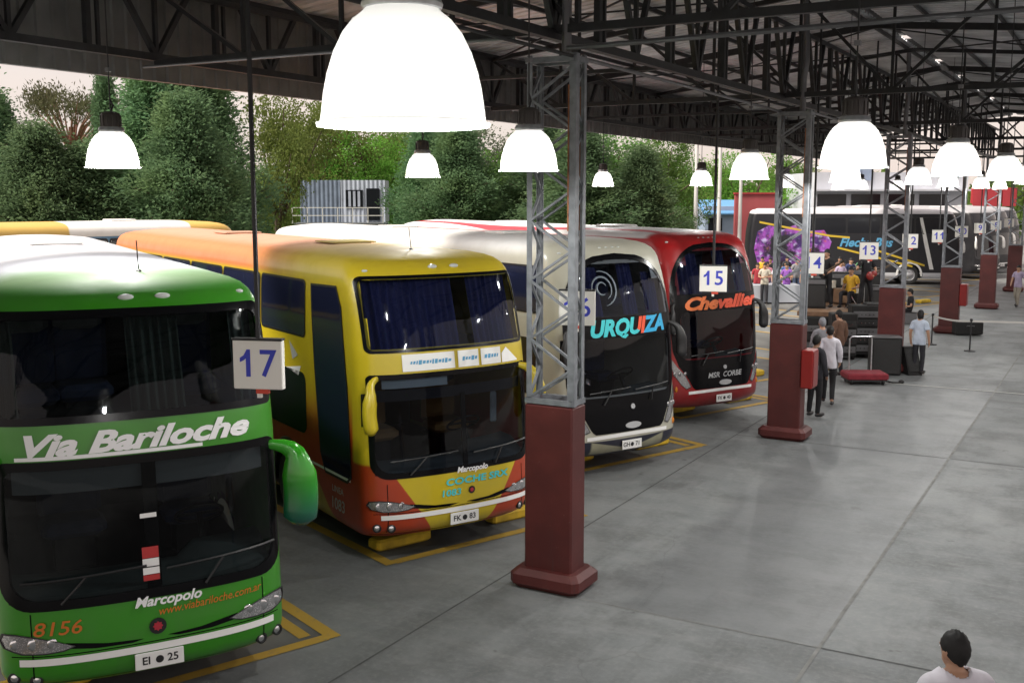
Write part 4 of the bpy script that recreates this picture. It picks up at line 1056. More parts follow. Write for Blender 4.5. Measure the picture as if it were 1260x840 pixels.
LP += [(-4.4, 46, 'tiny added bell lamp over the bays before the side-on coach front'), (-9.0, 43, 'tiny added bell lamp above the blue lettering of the side-on coach'), (-7.0, 51, 'farthest added bell lamp, right over the nose of the side-on coach'), (-11.5, 50, 'farthest added bell lamp over the purple picture of the side-on coach')]  # extra lamps, added to brighten the side-on coach
lp = lamp_proto()
for i, (x, y, lab) in enumerate(LP):
    l = lp if i == 0 else copy_tree(lp); l.location = (x, y, LAMPZ if x > -9 or y > 20 else LAMPZ + .06); l['label'] = lab
    ld = bpy.data.lights.new('lamp_bulb_light', 'POINT'); ld.energy = LAMP_W; ld.shadow_soft_size = .06; ld.color = (1, .985, .95)
    lo = bpy.data.objects.new('lamp_bulb_light', ld); COL.objects.link(lo); lo.parent = l; lo.location = (0, 0, .05)
    rod = [c for c in l.children if c.name.startswith('rod')][0]
    if i: rod.data = rod.data.copy()
    top = zr(x) - .1 - l.location.z
    for v in rod.data.vertices:
        if v.co.z > 2: v.co.z = top

# ------------------------------------------------------------------ bay number signs
def sign(num, x, y, lab):
    t = thing('bay_sign', lab, 'sign', (x, y, 2.92 if num == '17' else 3.0), R(20), 'hanging bay number signs')
    p = MB(); p.bevbox((0, 0, .215), (.45, .07, .43), 'sign_white', .006); p.build('panel', t)
    c = MB(); c.bevbox((0, 0, .437), (.46, .085, .02), 'steel_black', .004); c.build('cap', t)
    n = MB()
    for sg in (-1, 1):
        for q, ch in enumerate(num):
            if ch == '1': vs, fs = [(-.01, -.115), (.032, -.115), (.032, .125), (0, .125), (-.01, .09), (-.01, .10), (-.03, .072), (-.065, .05), (-.065, .012), (-.03, .028), (-.01, .045)], [(0, 1, 2, 3, 10), (10, 3, 6, 9), (9, 6, 7, 8)]
            else:
                vs, fs = text2d(ch, .335, .012, 0, 'CENTER', .98); lo_, hi_ = min(v[1] for v in vs), max(v[1] for v in vs); vs = [(a, (b2 - lo_) / (hi_ - lo_) * .24 - .115) for a, b2 in vs]
            dx = 0 if len(num) == 1 else (-.095, .095)[q]
            n.add([((a + dx) * (1 if sg < 0 else -1), sg * .0375, .225 + b2) for a, b2 in vs], fs, 'sign_blue')
    n.build('number', t)
    b3 = MB(); b3.box((0.03, 0, -.02), (.11, .05, .04), 'sign_red'); b3.box((-.0, 0, -.055), (.04, .03, .05), 'sign_white'); b3.build('tail_light', t)
    r = MB(); r.tube([(0, 0, .44), (0, 0, zr(x) - 3.0)], .022, 'steel_black', 8); r.build('rod', t)
SG = [('17', -6.52, 7.0), ('16', -5.86, 11.95), ('15', -5.96, 17.3), ('14', -5.57, 22.3), ('13', -5.6, 28.0), ('12', -5.72, 34.6), ('11', -5.55, 39.2), ('10', -5.5, 44.5), ('9', -5.4, 49.5), ('8', -5.3, 54.8), ('7', -5.2, 60)]
for n_, x, y in SG: sign(n_, x, y + 0, 'white hanging bay sign with the blue number ' + n_)
# ------------------------------------------------------------------ stage and equipment
def tilt(o, p): o.location = p; return o
SZ = 1.25
F0 = ground_at(983, 383, SZ)[:2]; F1 = ground_at(1093, 387, SZ)[:2]
SL = float(np.linalg.norm(F1 - F0)); su = (F1 - F0) / SL; sb = np.array([-su[1], su[0]]); SD = 4.2
st = thing('stage', 'low black stage with a brown wooden deck beyond the second column', 'stage', (F0[0], F0[1], 0), math.atan2(su[1], su[0]))
m = MB(); m.box((SL / 2, SD / 2, SZ - .06), (SL + .1, SD, .12), 'wood_deck'); m.build('deck', st)
m = MB(); m.box((SL / 2, .03, SZ / 2 - .1), (SL, .04, SZ - .2), 'amp_black'); m.build('skirt', st)
for x in (.1, SL / 2, SL - .1):
    for y in (.15, SD - .1): m = MB(); m.box((x, y, (SZ - .12) / 2), (.08, .08, SZ - .12), 'steel_grey'); m.build('leg', st)
def on_stage(a, b): p = F0 + su * a + sb * b; return (float(p[0]), float(p[1]))
def rack(px, py, label, w=.75, h=1.35, wide=.55, shelf=True, name='equipment_rack'):
    p = ground_at(px, py); t = thing(name, label, 'equipment rack', (float(p[0]), float(p[1]), 0), R(25))
    m = MB(); m.bevbox((0, .1, h / 2 + .06), (w, wide, h - .1), 'amp_black', .02); m.build('case', t)
    for i, z in enumerate(np.arange(.3, h - .1, .24)):
        m = MB(); m.bevbox((0, -.19, z), (w * .9, .03, .17), ('case_grey', 'grille_black')[i % 2], .006)
        for q in range(5): m.box((-.25 + q * .11, -.212, z), (.03, .02, .03), 'chrome' if i % 2 else 'trim_black')
        m.build('amplifier', t)
    for x in (-.3, .3): m = MB(); m.lathe([(0, -.03), (.06, -.03), (.06, .03), (0, .03)], 'rubber', 12, (x, 0, .06), 'X'); m.build('caster', t)
    return t
rack(1062, 440, 'tall black amplifier rack in front of the stage, left of the loudspeaker', .8, 1.5)
rack(1006, 436, 'black amplifier rack under the left end of the stage front', .9, 1.1)
rack(1048, 436, 'low black amplifier rack between the two taller racks', .7, 1.0)
rack(1078, 440, 'tall black amplifier rack directly left of the third column', .7, 1.55)
rack(1036, 442, 'black amplifier rack in front of the stage, behind the man in white shirt', .7, 1.3)
p = ground_at(1090, 462)
t = thing('loudspeaker', 'big black loudspeaker cabinet on the floor in front of the third column', 'loudspeaker', (float(p[0]), float(p[1]), 0), R(20))
m = MB(); m.bevbox((0, .32, .49), (.74, .62, .96), 'amp_black', .02); m.build('cabinet', t)
m = MB(); m.bevbox((0, 0, .49), (.66, .03, .88), 'grille_black', .01); m.build('grille', t)
m = MB(); m.box((0, .32, .98), (.76, .64, .02), 'case_grey'); m.build('lid', t)
p = ground_at(1121, 460)
t = thing('monitor_wedge', 'small black wedge loudspeaker at the foot of the third column', 'loudspeaker', (float(p[0]), float(p[1]), 0), R(35))
m = MB(); m.add([(-.18, -.25, 0), (.18, -.25, 0), (.18, .25, 0), (-.18, .25, 0), (-.18, .1, .7), (.18, .1, .7), (.18, .25, .7), (-.18, .25, .7)], [(3, 2, 1, 0), (4, 5, 6, 7), (0, 1, 5, 4), (1, 2, 6, 5), (2, 3, 7, 6), (3, 0, 4, 7)], 'amp_black'); m.build('cabinet', t)
m = MB(); m.add([(-.15, -.235, .1), (.15, -.235, .1), (.15, .07, .64), (-.15, .07, .64)], [(0, 1, 2, 3)], 'grille_black'); m.build('grille', t)
p = ground_at(1063, 471)
t = thing('platform_trolley', 'low dark red trolley with a grey push handle on the floor before the racks', 'trolley', (float(p[0]), float(p[1]), 0), R(28))
m = MB(); m.bevbox((0, 0, .20), (1.0, .7, .16), 'carpet_red', .03); m.build('bed', t)
m = MB(); m.box((0, 0, .105), (.95, .65, .04), 'steel_black'); m.build('chassis', t)
m = MB(); m.tube([(.25, .3, .27), (.25, .32, 1.05), (.23, .3, 1.12), (-.25, .3, 1.12), (-.3, .32, 1.05), (-.3, .3, .27)], .018, 'rim_grey', 8); m.build('handle', t)
for x in (-.38, .38):
    for y in (-.26, .26): m = MB(); m.lathe([(0, -.02), (.085, -.02), (.085, .02), (0, .02)], 'rubber', 12, (x, y, .085), 'X'); m.build('wheel', t)
p = ground_at(1093, 471); m = MB(); m.tube([(-.3, 0, .02), (-.1, .08, .03), (.1, -.05, .03), (.28, .03, .025)], .022, 'rubber', 6); m.ellip((.3, .03, .05), (.07, .05, .05), 'rubber', 8, 6)
tag(tilt(m.build('cable', angle=40), (float(p[0]), float(p[1]), 0)), 'short black cable lying on the floor right of the red trolley', 'cable')
mat('cloth_pale_grey', (.36, .38, .42), .9)
p = ground_at(940, 372); t = thing('covered_table', 'long table under a white cloth behind the red coach, beside the crowd', 'table', (float(p[0]), float(p[1]), 0), R(30))
m = MB(); n = 40; vs = []
for i in range(n):
    a = 2 * math.pi * i / n; q = lambda r1, r2: (math.copysign(abs(math.cos(a)) ** .35, math.cos(a)) * r1, math.copysign(abs(math.sin(a)) ** .35, math.sin(a)) * r2); wv = 1 + .03 * math.sin(a * 11)
    vs += [(*q(1.55 * wv, .62 * wv), .06), (*q(1.46, .55), .78), (*q(1.42, .52), .80), (0, 0, .80)]
m.add(vs, [(i * 4 + k, (i * 4 + 4) % (4 * n) + k, (i * 4 + 4) % (4 * n) + k + 1, i * 4 + k + 1) for i in range(n) for k in range(3)], 'cloth_pale_grey'); m.build('tablecloth', t, angle=40)
for x in (-1.3, 1.3): m = MB(); m.box((x, 0, .36), (.06, .9, .72), 'steel_grey'); m.build('leg', t)
# music things on the stage
mat('guitar_red', (.22, .015, .012), .3, coat=.5)
def guitar(loc, rz, body, label):
    t = thing('guitar', label, 'guitar', loc, rz, 'guitars held on the stage')
    M = Matrix.Rotation(R(-62), 3, 'Y')
    m = MB(); m.ellip((0, 0, 0), (.13, .03, .12), body, 12, 6, M); m.ellip(M @ Vector((.0, 0, .13)), (.09, .028, .10), body, 12, 6, M); m.build('guitar_body', t, smooth=True)
    m = MB(); m.bar(M @ Vector((0, -.01, .2)), M @ Vector((0, -.01, .82)), .05, 'bark'); m.bar(M @ Vector((0, -.01, .82)), M @ Vector((0, -.01, .95)), .075, 'trim_black', .03); m.build('guitar_neck', t)
a = on_stage(.9, 3.3)
kp = at(1040, 366, 38); 
t = thing('drum_kit', 'pale drum kit in the middle of the stage beside the yellow shirt', 'drums', (*on_stage(SL * .42, 2.6), SZ), R(20))
for x, y, z, r, h in ((0, 0, .28, .27, .42), (.45, .1, .45, .18, .2), (-.35, .05, .62, .16, .22), (.1, .02, .7, .15, .2)):
    m = MB(); m.lathe([(0, z - h / 2), (r, z - h / 2), (r, z + h / 2), (0, z + h / 2)], 'wood_deck' if r > .2 else 'cloth_cream', 16, (x, y, 0)); m.build('drum', t, angle=40)
for x in (-.6, .65): m = MB(); m.tube([(x, 0, 0), (x, 0, 1.05)], .012, 'chrome', 6); m.lathe([(.21, 1.03), (.03, 1.07), (0, 1.07)], 'chrome', 16, (x, 0, 0)); m.build('cymbal', t)
for fx, fy, w_, h_, lab in ((.12, 1.2, .7, .9, 'black amplifier box standing at the left end of the stage deck'), (.28, 3.3, 1.2, .95, 'wide black amplifier box at the back of the stage deck'), (.66, 3.4, .9, 1.1, 'tall black amplifier box at the back of the stage near sign 13'), (.86, 1.6, .6, .7, 'small black amplifier box at the right end of the stage deck')):
    t = thing('guitar_amplifier', lab, 'amplifier', (*on_stage(SL * fx, fy), SZ), R(20) + random.uniform(-.2, .2))
    m = MB(); m.bevbox((0, 0, h_ / 2), (w_, .45, h_), 'amp_black', .02); m.build('cabinet', t)
    m = MB(); m.bevbox((0, -.225, h_ * .42), (w_ * .9, .02, h_ * .7), 'grille_black', .006); m.build('grille', t)
    m = MB(); m.bevbox((0, -.228, h_ * .88), (w_ * .9, .02, h_ * .14), 'case_grey', .004); m.build('control_panel', t)
# tape barrier
p = ground_at(1193, 432)
for i, (q, lab) in enumerate((((1193, 432), 'slim dark barrier post on a round base in the middle of the lane'), ((1146, 424), 'slim dark barrier post beside the third column'))):
    p = ground_at(*q); t = thing('barrier_post', lab, 'barrier post', (float(p[0]), float(p[1]), 0), 0, 'posts of the tape barrier')
    m = MB(); m.lathe([(0, 0), (.16, 0), (.16, .025), (.03, .05), (0, .05)], 'steel_black', 20); m.build('base', t)
    m = MB(); m.tube([(0, 0, .04), (0, 0, .92)], .022, 'steel_black', 10); m.lathe([(.04, .90), (.04, .97), (0, .98)], 'steel_black', 12); m.build('post', t)
pa, pb2 = ground_at(1146, 424), ground_at(1193, 432)
pc = pb2 + np.array([6.5, 3.2, 0])
m = MB()
for a, c in ((pa, pb2), (pb2, pc)):
    n = 10
    vs = [];
    for i in range(n + 1):
        q = i / n; x = a + (c - a) * q; sag = .05 * math.sin(math.pi * q); 
        for dz, dy in ((0, 0), (.055, 0), (.055, .006), (0, .006)): vs.append((x[0], x[1] + dy, .87 - sag + dz))
    m.add(vs, [(i * 4 + k, i * 4 + 4 + k, i * 4 + 4 + (k + 1) % 4, i * 4 + (k + 1) % 4) for i in range(n) for k in range(4)], 'tape_grey')
tag(m.build('barrier_tape'), 'thin pale barrier tape stretched across the lane between dark posts', 'tape')
p = ground_at(1190, 412)
t = thing('equipment_case', 'small black case lying on the floor behind the barrier post', 'case', (float(p[0]), float(p[1]), 0), R(30))
m = MB(); m.bevbox((0, 0, .24), (.9, .4, .42), 'amp_black', .03); m.build('case', t); m = MB(); m.tube([(-.12, -.21, .3), (-.12, -.25, .33), (.12, -.25, .33), (.12, -.21, .3)], .012, 'case_grey', 6); m.build('handle', t)

# ------------------------------------------------------------------ people
def skin_mesh(J, E, vox, name='b', extra=None):
    """one continuous surface grown round a skeleton: J name -> ((x,y,z), (rx,ry)), E bone list"""
    names = list(J); idx = {n: i for i, n in enumerate(names)}
    me = bpy.data.meshes.new('t'); me.from_pydata([J[n][0] for n in names], [(idx[a], idx[b]) for a, b in E], [])
    ob = bpy.data.objects.new('t', me); COL.objects.link(ob)
    sk = ob.modifiers.new('s', 'SKIN'); sk.use_smooth_shade = True
    for i, n in enumerate(names):
        r = J[n][1]; me.skin_vertices[0].data[i].radius = r if isinstance(r, tuple) else (r, r)
    me.skin_vertices[0].data[0].use_root = True
    ob.modifiers.new('d', 'SUBSURF').levels = 2
    dg = bpy.context.evaluated_depsgraph_get(); m2 = bpy.data.meshes.new_from_object(ob.evaluated_get(dg))
    bpy.data.objects.remove(ob)
    if extra:
        v = [tuple(x.co) for x in m2.vertices] + []; f = [tuple(p.vertices) for p in m2.polygons]
        o = len(v); v += [tuple(x) for x in extra.v]; f += [tuple(i + o for i in q) for q in extra.f]
        m2 = bpy.data.meshes.new('t2'); m2.from_pydata(v, [], f)
    ob = bpy.data.objects.new('t', m2); COL.objects.link(ob)
    rm = ob.modifiers.new('r', 'REMESH'); rm.mode = 'VOXEL'; rm.voxel_size = vox; rm.use_smooth_shade = True
    sm = ob.modifiers.new('m', 'SMOOTH'); sm.iterations = 2; sm.factor = .5
    dg = bpy.context.evaluated_depsgraph_get(); m3 = bpy.data.meshes.new_from_object(ob.evaluated_get(dg)); bpy.data.objects.remove(ob)
    m3.polygons.foreach_set('use_smooth', [True] * len(m3.polygons)); m3.name = name
    return m3
def part(name, me, m, parent):
    me.materials.clear(); me.materials.append(MATS[m]); o = bpy.data.objects.new(name, me); COL.objects.link(o); o.parent = parent
    o.material_slots[0].link = 'OBJECT'; o.material_slots[0].material = MATS[m]; return o
def pose(kind):
    """joint positions, figure facing +Y, 1.72 m"""
    J = dict(pelvis=(0, 0, .95), waist=(0, -.005, 1.10), chest=(0, 0, 1.28), upper=(0, -.015, 1.41), neck=(0, 0, 1.49), skull=(0, .012, 1.56))
    for s, n in ((-1, 'l'), (1, 'r')):
        J['sh' + n] = (s * .165, -.01, 1.405); J['el' + n] = (s * .235, -.03, 1.13); J['wr' + n] = (s * .245, .05, .89); J['ha' + n] = (s * .24, .07, .815)
        J['hi' + n] = (s * .085, 0, .91); J['kn' + n] = (s * .10, .02, .50); J['an' + n] = (s * .105, -.03, .09); J['to' + n] = (s * .125, .11, .045)
    if kind == 'walk':
        J.update(knl=(-.09, .13, .51), anl=(-.09, .16, .09), tol=(-.10, .31, .055), knr=(.09, .01, .50), anr=(.09, -.22, .14), tor=(.10, -.10, .045), ell=(-.23, -.10, 1.14), wrl=(-.24, -.10, .90), hal=(-.235, -.085, .82), elr=(.23, .05, 1.14), wrr=(.225, .16, .93), har=(.22, .20, .86))
    if kind == 'guitar':
        J.update(ell=(-.27, .02, 1.15), wrl=(-.14, .22, 1.02), hal=(-.07, .25, .99), elr=(.30, .04, 1.18), wrr=(.36, .26, 1.22), har=(.38, .31, 1.25))
        J.update(knl=(-.15, .03, .5), anl=(-.19, -.03, .09), tol=(-.23, .1, .045), knr=(.15, .03, .5), anr=(.19, -.03, .09), tor=(.23, .1, .045))
    if kind == 'cross':
        J.update(ell=(-.25, .0, 1.14), wrl=(-.05, .20, 1.16), hal=(.03, .21, 1.17), elr=(.25, .0, 1.14), wrr=(.06, .22, 1.12), har=(-.02, .23, 1.12))
    if kind == 'sit':
        d = .48
        for k in J: J[k] = (J[k][0], J[k][1], J[k][2] - d)
        for s, n in ((-1, 'l'), (1, 'r')):
            J['kn' + n] = (s * .13, .43, .49); J['an' + n] = (s * .13, .40, .09); J['to' + n] = (s * .14, .55, .045); J['wr' + n] = (s * .16, .22, .62); J['ha' + n] = (s * .13, .29, .60); J['hi' + n] = (s * .09, .04, .45)
    return J
RAD = dict(pelvis=(.145, .105), waist=(.125, .095), chest=(.145, .105), upper=(.10, .075), neck=.056, skull=.06, sh=.060, el=.043, wr=.030, ha=(.040, .022), hi=.085, kn=.058, an=.040, to=(.036, .03))
BON = [('pelvis', 'waist'), ('waist', 'chest'), ('chest', 'upper'), ('upper', 'neck'), ('neck', 'skull')] + [q for n in 'lr' for q in (('upper', 'sh' + n), ('sh' + n, 'el' + n), ('el' + n, 'wr' + n), ('wr' + n, 'ha' + n), ('pelvis', 'hi' + n), ('hi' + n, 'kn' + n), ('kn' + n, 'an' + n), ('an' + n, 'to' + n))]
def rad(n, k=1.0, add=0.0, g=1.0):
    r = RAD[n] if n in RAD else RAD[n[:-1]]
    return tuple(x * k * g + add for x in r) if isinstance(r, tuple) else r * k * g + add
def finger_chains(J, E, big):
    for s, n in ((-1, 'l'), (1, 'r')):
        w, h = Vector(J['wr' + n][0]), Vector(J['ha' + n][0]); d = (h - w).normalized(); side = Vector((0, 1, 0)) if abs(d.y) < .7 else Vector((0, 0, 1)); side = (side - d * side.dot(d)).normalized(); inw = side.cross(d) * (-s if abs(d.y) < .7 else 1)
        if inw.x * s > 0: inw = -inw
        for q, (o, L) in enumerate(((.028, .070), (.010, .080), (-.009, .075), (-.027, .058))):
            a = h + side * o; pr_ = 'ha' + n
            for k2, (f, c) in enumerate(((.15, .0), (.55, .012), (1.0, .035))):
                nm = f'f{n}{q}{k2}'; J[nm] = (tuple(a + d * L * f + inw * c * .9), (.0095, .0095) if k2 < 2 else (.008, .008)); E.append((pr_, nm)); pr_ = nm
        t1, t2 = f't{n}1', f't{n}2'
        J[t1] = (tuple(w + d * .035 + side * .035 + inw * .01), (.011, .011)); J[t2] = (tuple(w + d * .078 + side * .052 + inw * .022), (.009, .009)); E += [('ha' + n, t1), (t1, t2)]
def person(label, loc, rz, kind='stand', top='cloth_white', legs='cloth_black', hair='hair_black', skin='skin', h=1.72, sleeve='long', group=None, fine=False, long_hair=False, g=1.0, head_yaw=0.0, stocky=1.0):
    t = thing('person', label, 'person', loc, rz, group); k = h / 1.72; t.scale = (k, k, k)
    P = pose(kind); J = {}
    for n_ in 'lr':
        for q_ in ('sh', 'el', 'wr', 'ha'): v_ = P[q_ + n_]; P[q_ + n_] = (v_[0] + math.copysign(.17 * (stocky - 1), v_[0]), v_[1], v_[2])
    for n, p in P.items(): J[n] = (p, rad(n, stocky if n in ('pelvis', 'waist', 'chest', 'upper') or n[:2] == 'sh' else 1.0))
    E = list(BON)
    if fine: finger_chains(J, E, True)
    sk = Vector(P['skull']); c = sk + Vector((0, .012, .055)); Mz = Matrix.Rotation(head_yaw, 3, 'Z'); ex = MB()
    def hp(v): return c + Mz @ Vector(v)
    ex.ellip(hp((0, -.004, .012)), (.076, .096, .112), 'skin', 20, 14, Mz)            # cranium
    ex.ellip(hp((0, .022, -.052)), (.056, .066, .072), 'skin', 16, 10, Mz)            # jaw
    ex.ellip(hp((0, .098, -.022)), (.014, .018, .024), 'skin', 10, 8, Mz)             # nose
    for s in (-1, 1):
        ex.ellip(hp((s * .080, -.002, -.018)), (.013, .022, .034), 'skin', 10, 8, Mz); ex.ellip(hp((s * .030, .082, .024)), (.026, .012, .009), 'skin', 8, 6, Mz)
    ex.ellip(hp((0, .085, -.062)), (.024, .010, .010), 'skin', 8, 6, Mz)
    body = part('body', skin_mesh(J, E, .010 if fine else .016, 'body', ex), skin, t)
    # eyes
    if fine:
        m = MB()
        for s in (-1, 1): m.ellip(hp((s * .030, .083, .006)), (.013, .008, .007), 'reflective_white', 8, 6, Mz); m.ellip(hp((s * .030, .0895, .006)), (.005, .004, .005), 'hair_black', 8, 6, Mz)
        m.build('eyes', t, smooth=True)
    # hair: a cap that leaves the face and ears free
    hb = MB()
    vs, nu, nv = [], 28, 14
    for i in range(nv + 1):
        for j in range(nu):
            a = 2 * math.pi * j / nu; back = -math.sin(a); low = .55 + .23 * max(0, back) + (-.08 if math.sin(a) > .3 else 0) + (.35 if long_hair and math.sin(a) < .35 else 0)
            ph = math.pi * min(low, .93) * i / nv; q = 1 + .02 * math.sin(a * 7 + i) + .02 * math.sin(a * 13 - i * 2) + random.uniform(-.022, .03)
            vs.append(hp((.083 * q * math.sin(ph) * math.cos(a), -.008 + .104 * q * math.sin(ph) * math.sin(a), .014 + .121 * q * math.cos(ph) - (.10 * max(0, i / nv - .6) / .4 if long_hair and math.sin(a) < .35 else 0))))
    hb.add(vs, [(i * nu + j, i * nu + nu + j, i * nu + nu + (j + 1) % nu, i * nu + (j + 1) % nu) for i in range(nv) for j in range(nu)], hair); hb.build('hair', t, smooth=True)
    # clothes are the body's own surface, lifted off it and cut at neckline, cuffs and hem
    bv = np.array([v.co[:] for v in body.data.vertices]); bn = np.array([v.normal[:] for v in body.data.vertices]); bf = [tuple(p.vertices) for p in body.data.polygons]
    dist = np.empty((len(bv), len(BON))); par = np.empty_like(dist)
    for q, (a, c2) in enumerate(BON):
        A, B = np.array(P[a]), np.array(P[c2]); d = B - A; tt = np.clip(((bv - A) @ d) / (d @ d), 0, 1); par[:, q] = tt
        r0 = max(np.atleast_1d(rad(a))) * (1 - tt) + max(np.atleast_1d(rad(c2))) * tt; dist[:, q] = np.linalg.norm(bv - (A + tt[:, None] * d), axis=1) - .6 * r0
    own = dist.argmin(1); tp = par[np.arange(len(bv)), own]; wh = {}
    hipz = P['pelvis'][2]
    def region(rule):
        m = np.zeros(len(bv), bool)
        for q, (a, c2) in enumerate(BON):
            key = (a if a[-1] not in 'lr' or a in ('pelvis', 'upper') else a[:-1], c2 if c2[-1] not in 'lr' or c2 in ('pelvis', 'upper', 'skull') else c2[:-1])
            if key in rule: lo_, hi_ = rule[key]; m |= (own == q) & (tp >= lo_) & (tp <= hi_)
        return m
    def cloth(name, m, off, mm):
        edge = np.zeros(len(bv), bool); fs = []
        for f in bf:
            k_ = sum(m[i] for i in f)
            if k_ == len(f): fs.append(f)
            elif k_: 
                for i in f: edge[i] = True
        o_ = np.where(edge, .006, off) * (1 + .22 * np.sin(bv[:, 2] * 19 + bv[:, 0] * 31) * np.sin(bv[:, 2] * 11 - bv[:, 1] * 27 + bv[:, 0] * 13))
        V = bv + bn * o_[:, None]; used = sorted({i for f in fs for i in f}); ix = {i: n_ for n_, i in enumerate(used)}
        me = bpy.data.meshes.new(name); me.from_pydata([tuple(V[i]) for i in used], [], [tuple(ix[i] for i in f) for f in fs]); me.polygons.foreach_set('use_smooth', [True] * len(fs)); me.update()
        return part(name, me, mm, t)
    full = (0, 1)
    sr = {('pelvis', 'waist'): full, ('waist', 'chest'): full, ('chest', 'upper'): full, ('upper', 'sh'): full, ('sh', 'el'): full if sleeve == 'long' else (0, .68), ('upper', 'neck'): (0, .50)}
    if sleeve == 'long': sr[('el', 'wr')] = (0, .97)
    ms_ = region(sr) | (region({('pelvis', 'hi'): full, ('hi', 'kn'): (0, .3)}) & (bv[:, 2] > hipz - (.14 if kind != 'sit' else .02)))
    cloth('shirt', ms_, .020, top)
    cloth('trousers', region({('pelvis', 'hi'): full, ('hi', 'kn'): full, ('kn', 'an'): (0, .96), ('pelvis', 'waist'): (0, .6)}), .011, legs)
    for n in 'lr':
        a, b2 = Vector(J['an' + n][0]), Vector(J['to' + n][0]); m = MB(); d = (b2 - a); ang = math.atan2(d.y, d.x) - math.pi / 2
        m.ellip(((a.x + b2.x) / 2 + .006 * d.x, (a.y + b2.y) / 2 + .0, min(a.z, b2.z + .05) - .045 + .04), (.047, .145, .05), 'shoe_black', 12, 8, Matrix.Rotation(ang, 3, 'Z')); m.build('shoe', t, smooth=True)
    return t
def copy_person(src, label, loc, rz, top=None, legs=None, h=1.72, hair=None, group=None):
    c = copy_tree(src); c['label'] = label; c.location = loc; c.rotation_euler = (0, 0, rz); k = h / 1.72; c.scale = (k, k, k)
    if group: c['group'] = group
    for ch in c.children:
        n = ch.name.split('.')[0]
        if n == 'shirt' and top: ch.material_slots[0].material = MATS[top]
        if n == 'trousers' and legs: ch.material_slots[0].material = MATS[legs]
    return c
def gp(x, y): p = ground_at(x, y); return (float(p[0]), float(p[1]), 0.0)
fp = ground_at(1177, 800, 1.66)
FH = 1.76
person('man with short black hair in a white T-shirt seen from behind at the bottom edge', (float(fp[0]), float(fp[1]), 0), R(38), 'walk', 'cloth_white', 'cloth_denim', h=FH, sleeve='short', fine=True, head_yaw=R(12), stocky=1.18)
person('man in a white long-sleeved shirt and black trousers beside the second column', gp(1018, 498), R(12), 'walk', 'cloth_white', 'cloth_black', h=1.74, fine=True)
d0 = person('person in dark clothes mostly hidden behind the second column and its red box', gp(1001, 514), R(-20), 'stand', 'cloth_dark', 'cloth_black', h=1.72, skin='skin_dark')
person('woman with dark hair in a pale blue top right of the loudspeaker', gp(1129, 461), R(-10), 'stand', 'cloth_pale', 'cloth_dark', h=1.66, sleeve='short', long_hair=True, fine=True)
person('person in a lilac shirt and beige trousers at the right edge', gp(1251, 378), R(160), 'walk', 'cloth_lilac', 'cloth_beige', h=1.72, sleeve='short')
person('grey-haired man standing just beyond the man in the white shirt', gp(1009, 482), R(30), 'stand', 'cloth_grey', 'cloth_dark', hair='hair_grey', h=1.74)
person('person in a grey top standing between the amplifier racks and the stage', gp(1030, 464), R(60), 'stand', 'cloth_brown', 'cloth_dark', h=1.7)
sp = lambda px, py, z=SZ: tuple(float(q) for q in ground_at(px, py, z))
g1 = person('guitarist in black standing on the stage just right of sign 14', sp(1016, 379), R(150), 'guitar', 'cloth_black', 'cloth_black', h=1.74, sleeve='short', group=None)
g2 = copy_person(g1, 'musician in black with a red guitar on the stage, left of the third column', sp(1064, 382), R(215), h=1.76)
def gl(o, label, body, rz): 
    M = Matrix.Rotation(o.rotation_euler[2], 3, 'Z'); p = Vector(o.location) + M @ Vector((-.02, .23, 1.03)); guitar(tuple(p), rz, body, label)
gl(g1, 'dark guitar held by the guitarist just right of sign 14', 'trim_black', g1.rotation_euler[2]); gl(g2, 'red guitar held by the musician left of the third column', 'guitar_red', g2.rotation_euler[2])
sit = person('seated drummer in a yellow shirt at the middle of the stage', sp(1046, 379), R(170), 'sit', 'cloth_yellow', 'cloth_dark', h=1.7, sleeve='short')
m = MB(); m.lathe([(0, .40), (.17, .40), (.18, .44), (0, .45)], 'amp_black', 16)
for a in range(3): m.bar((0, 0, .4), (.22 * math.cos(a * 2.1), .22 * math.sin(a * 2.1), .01), .025, 'chrome')
tag(tilt(m.build('drum_stool'), tuple(sit.location)), 'small round black stool under the drummer in yellow', 'stool')
s2 = copy_person(sit, 'person in black sitting on a low case just right of the third column', gp(1119, 398), R(100), 'cloth_black', 'cloth_black', 1.72)
m = MB(); m.bevbox((0, -.02, .21), (.5, .45, .42), 'case_grey', .02); m.box((0, -.02, .43), (.52, .47, .02), 'trim_black'); o = tag(tilt(m.build('seat_case'), tuple(s2.location)), 'grey flight case under the seated person in black', 'case'); o.rotation_euler = (0, 0, R(100))
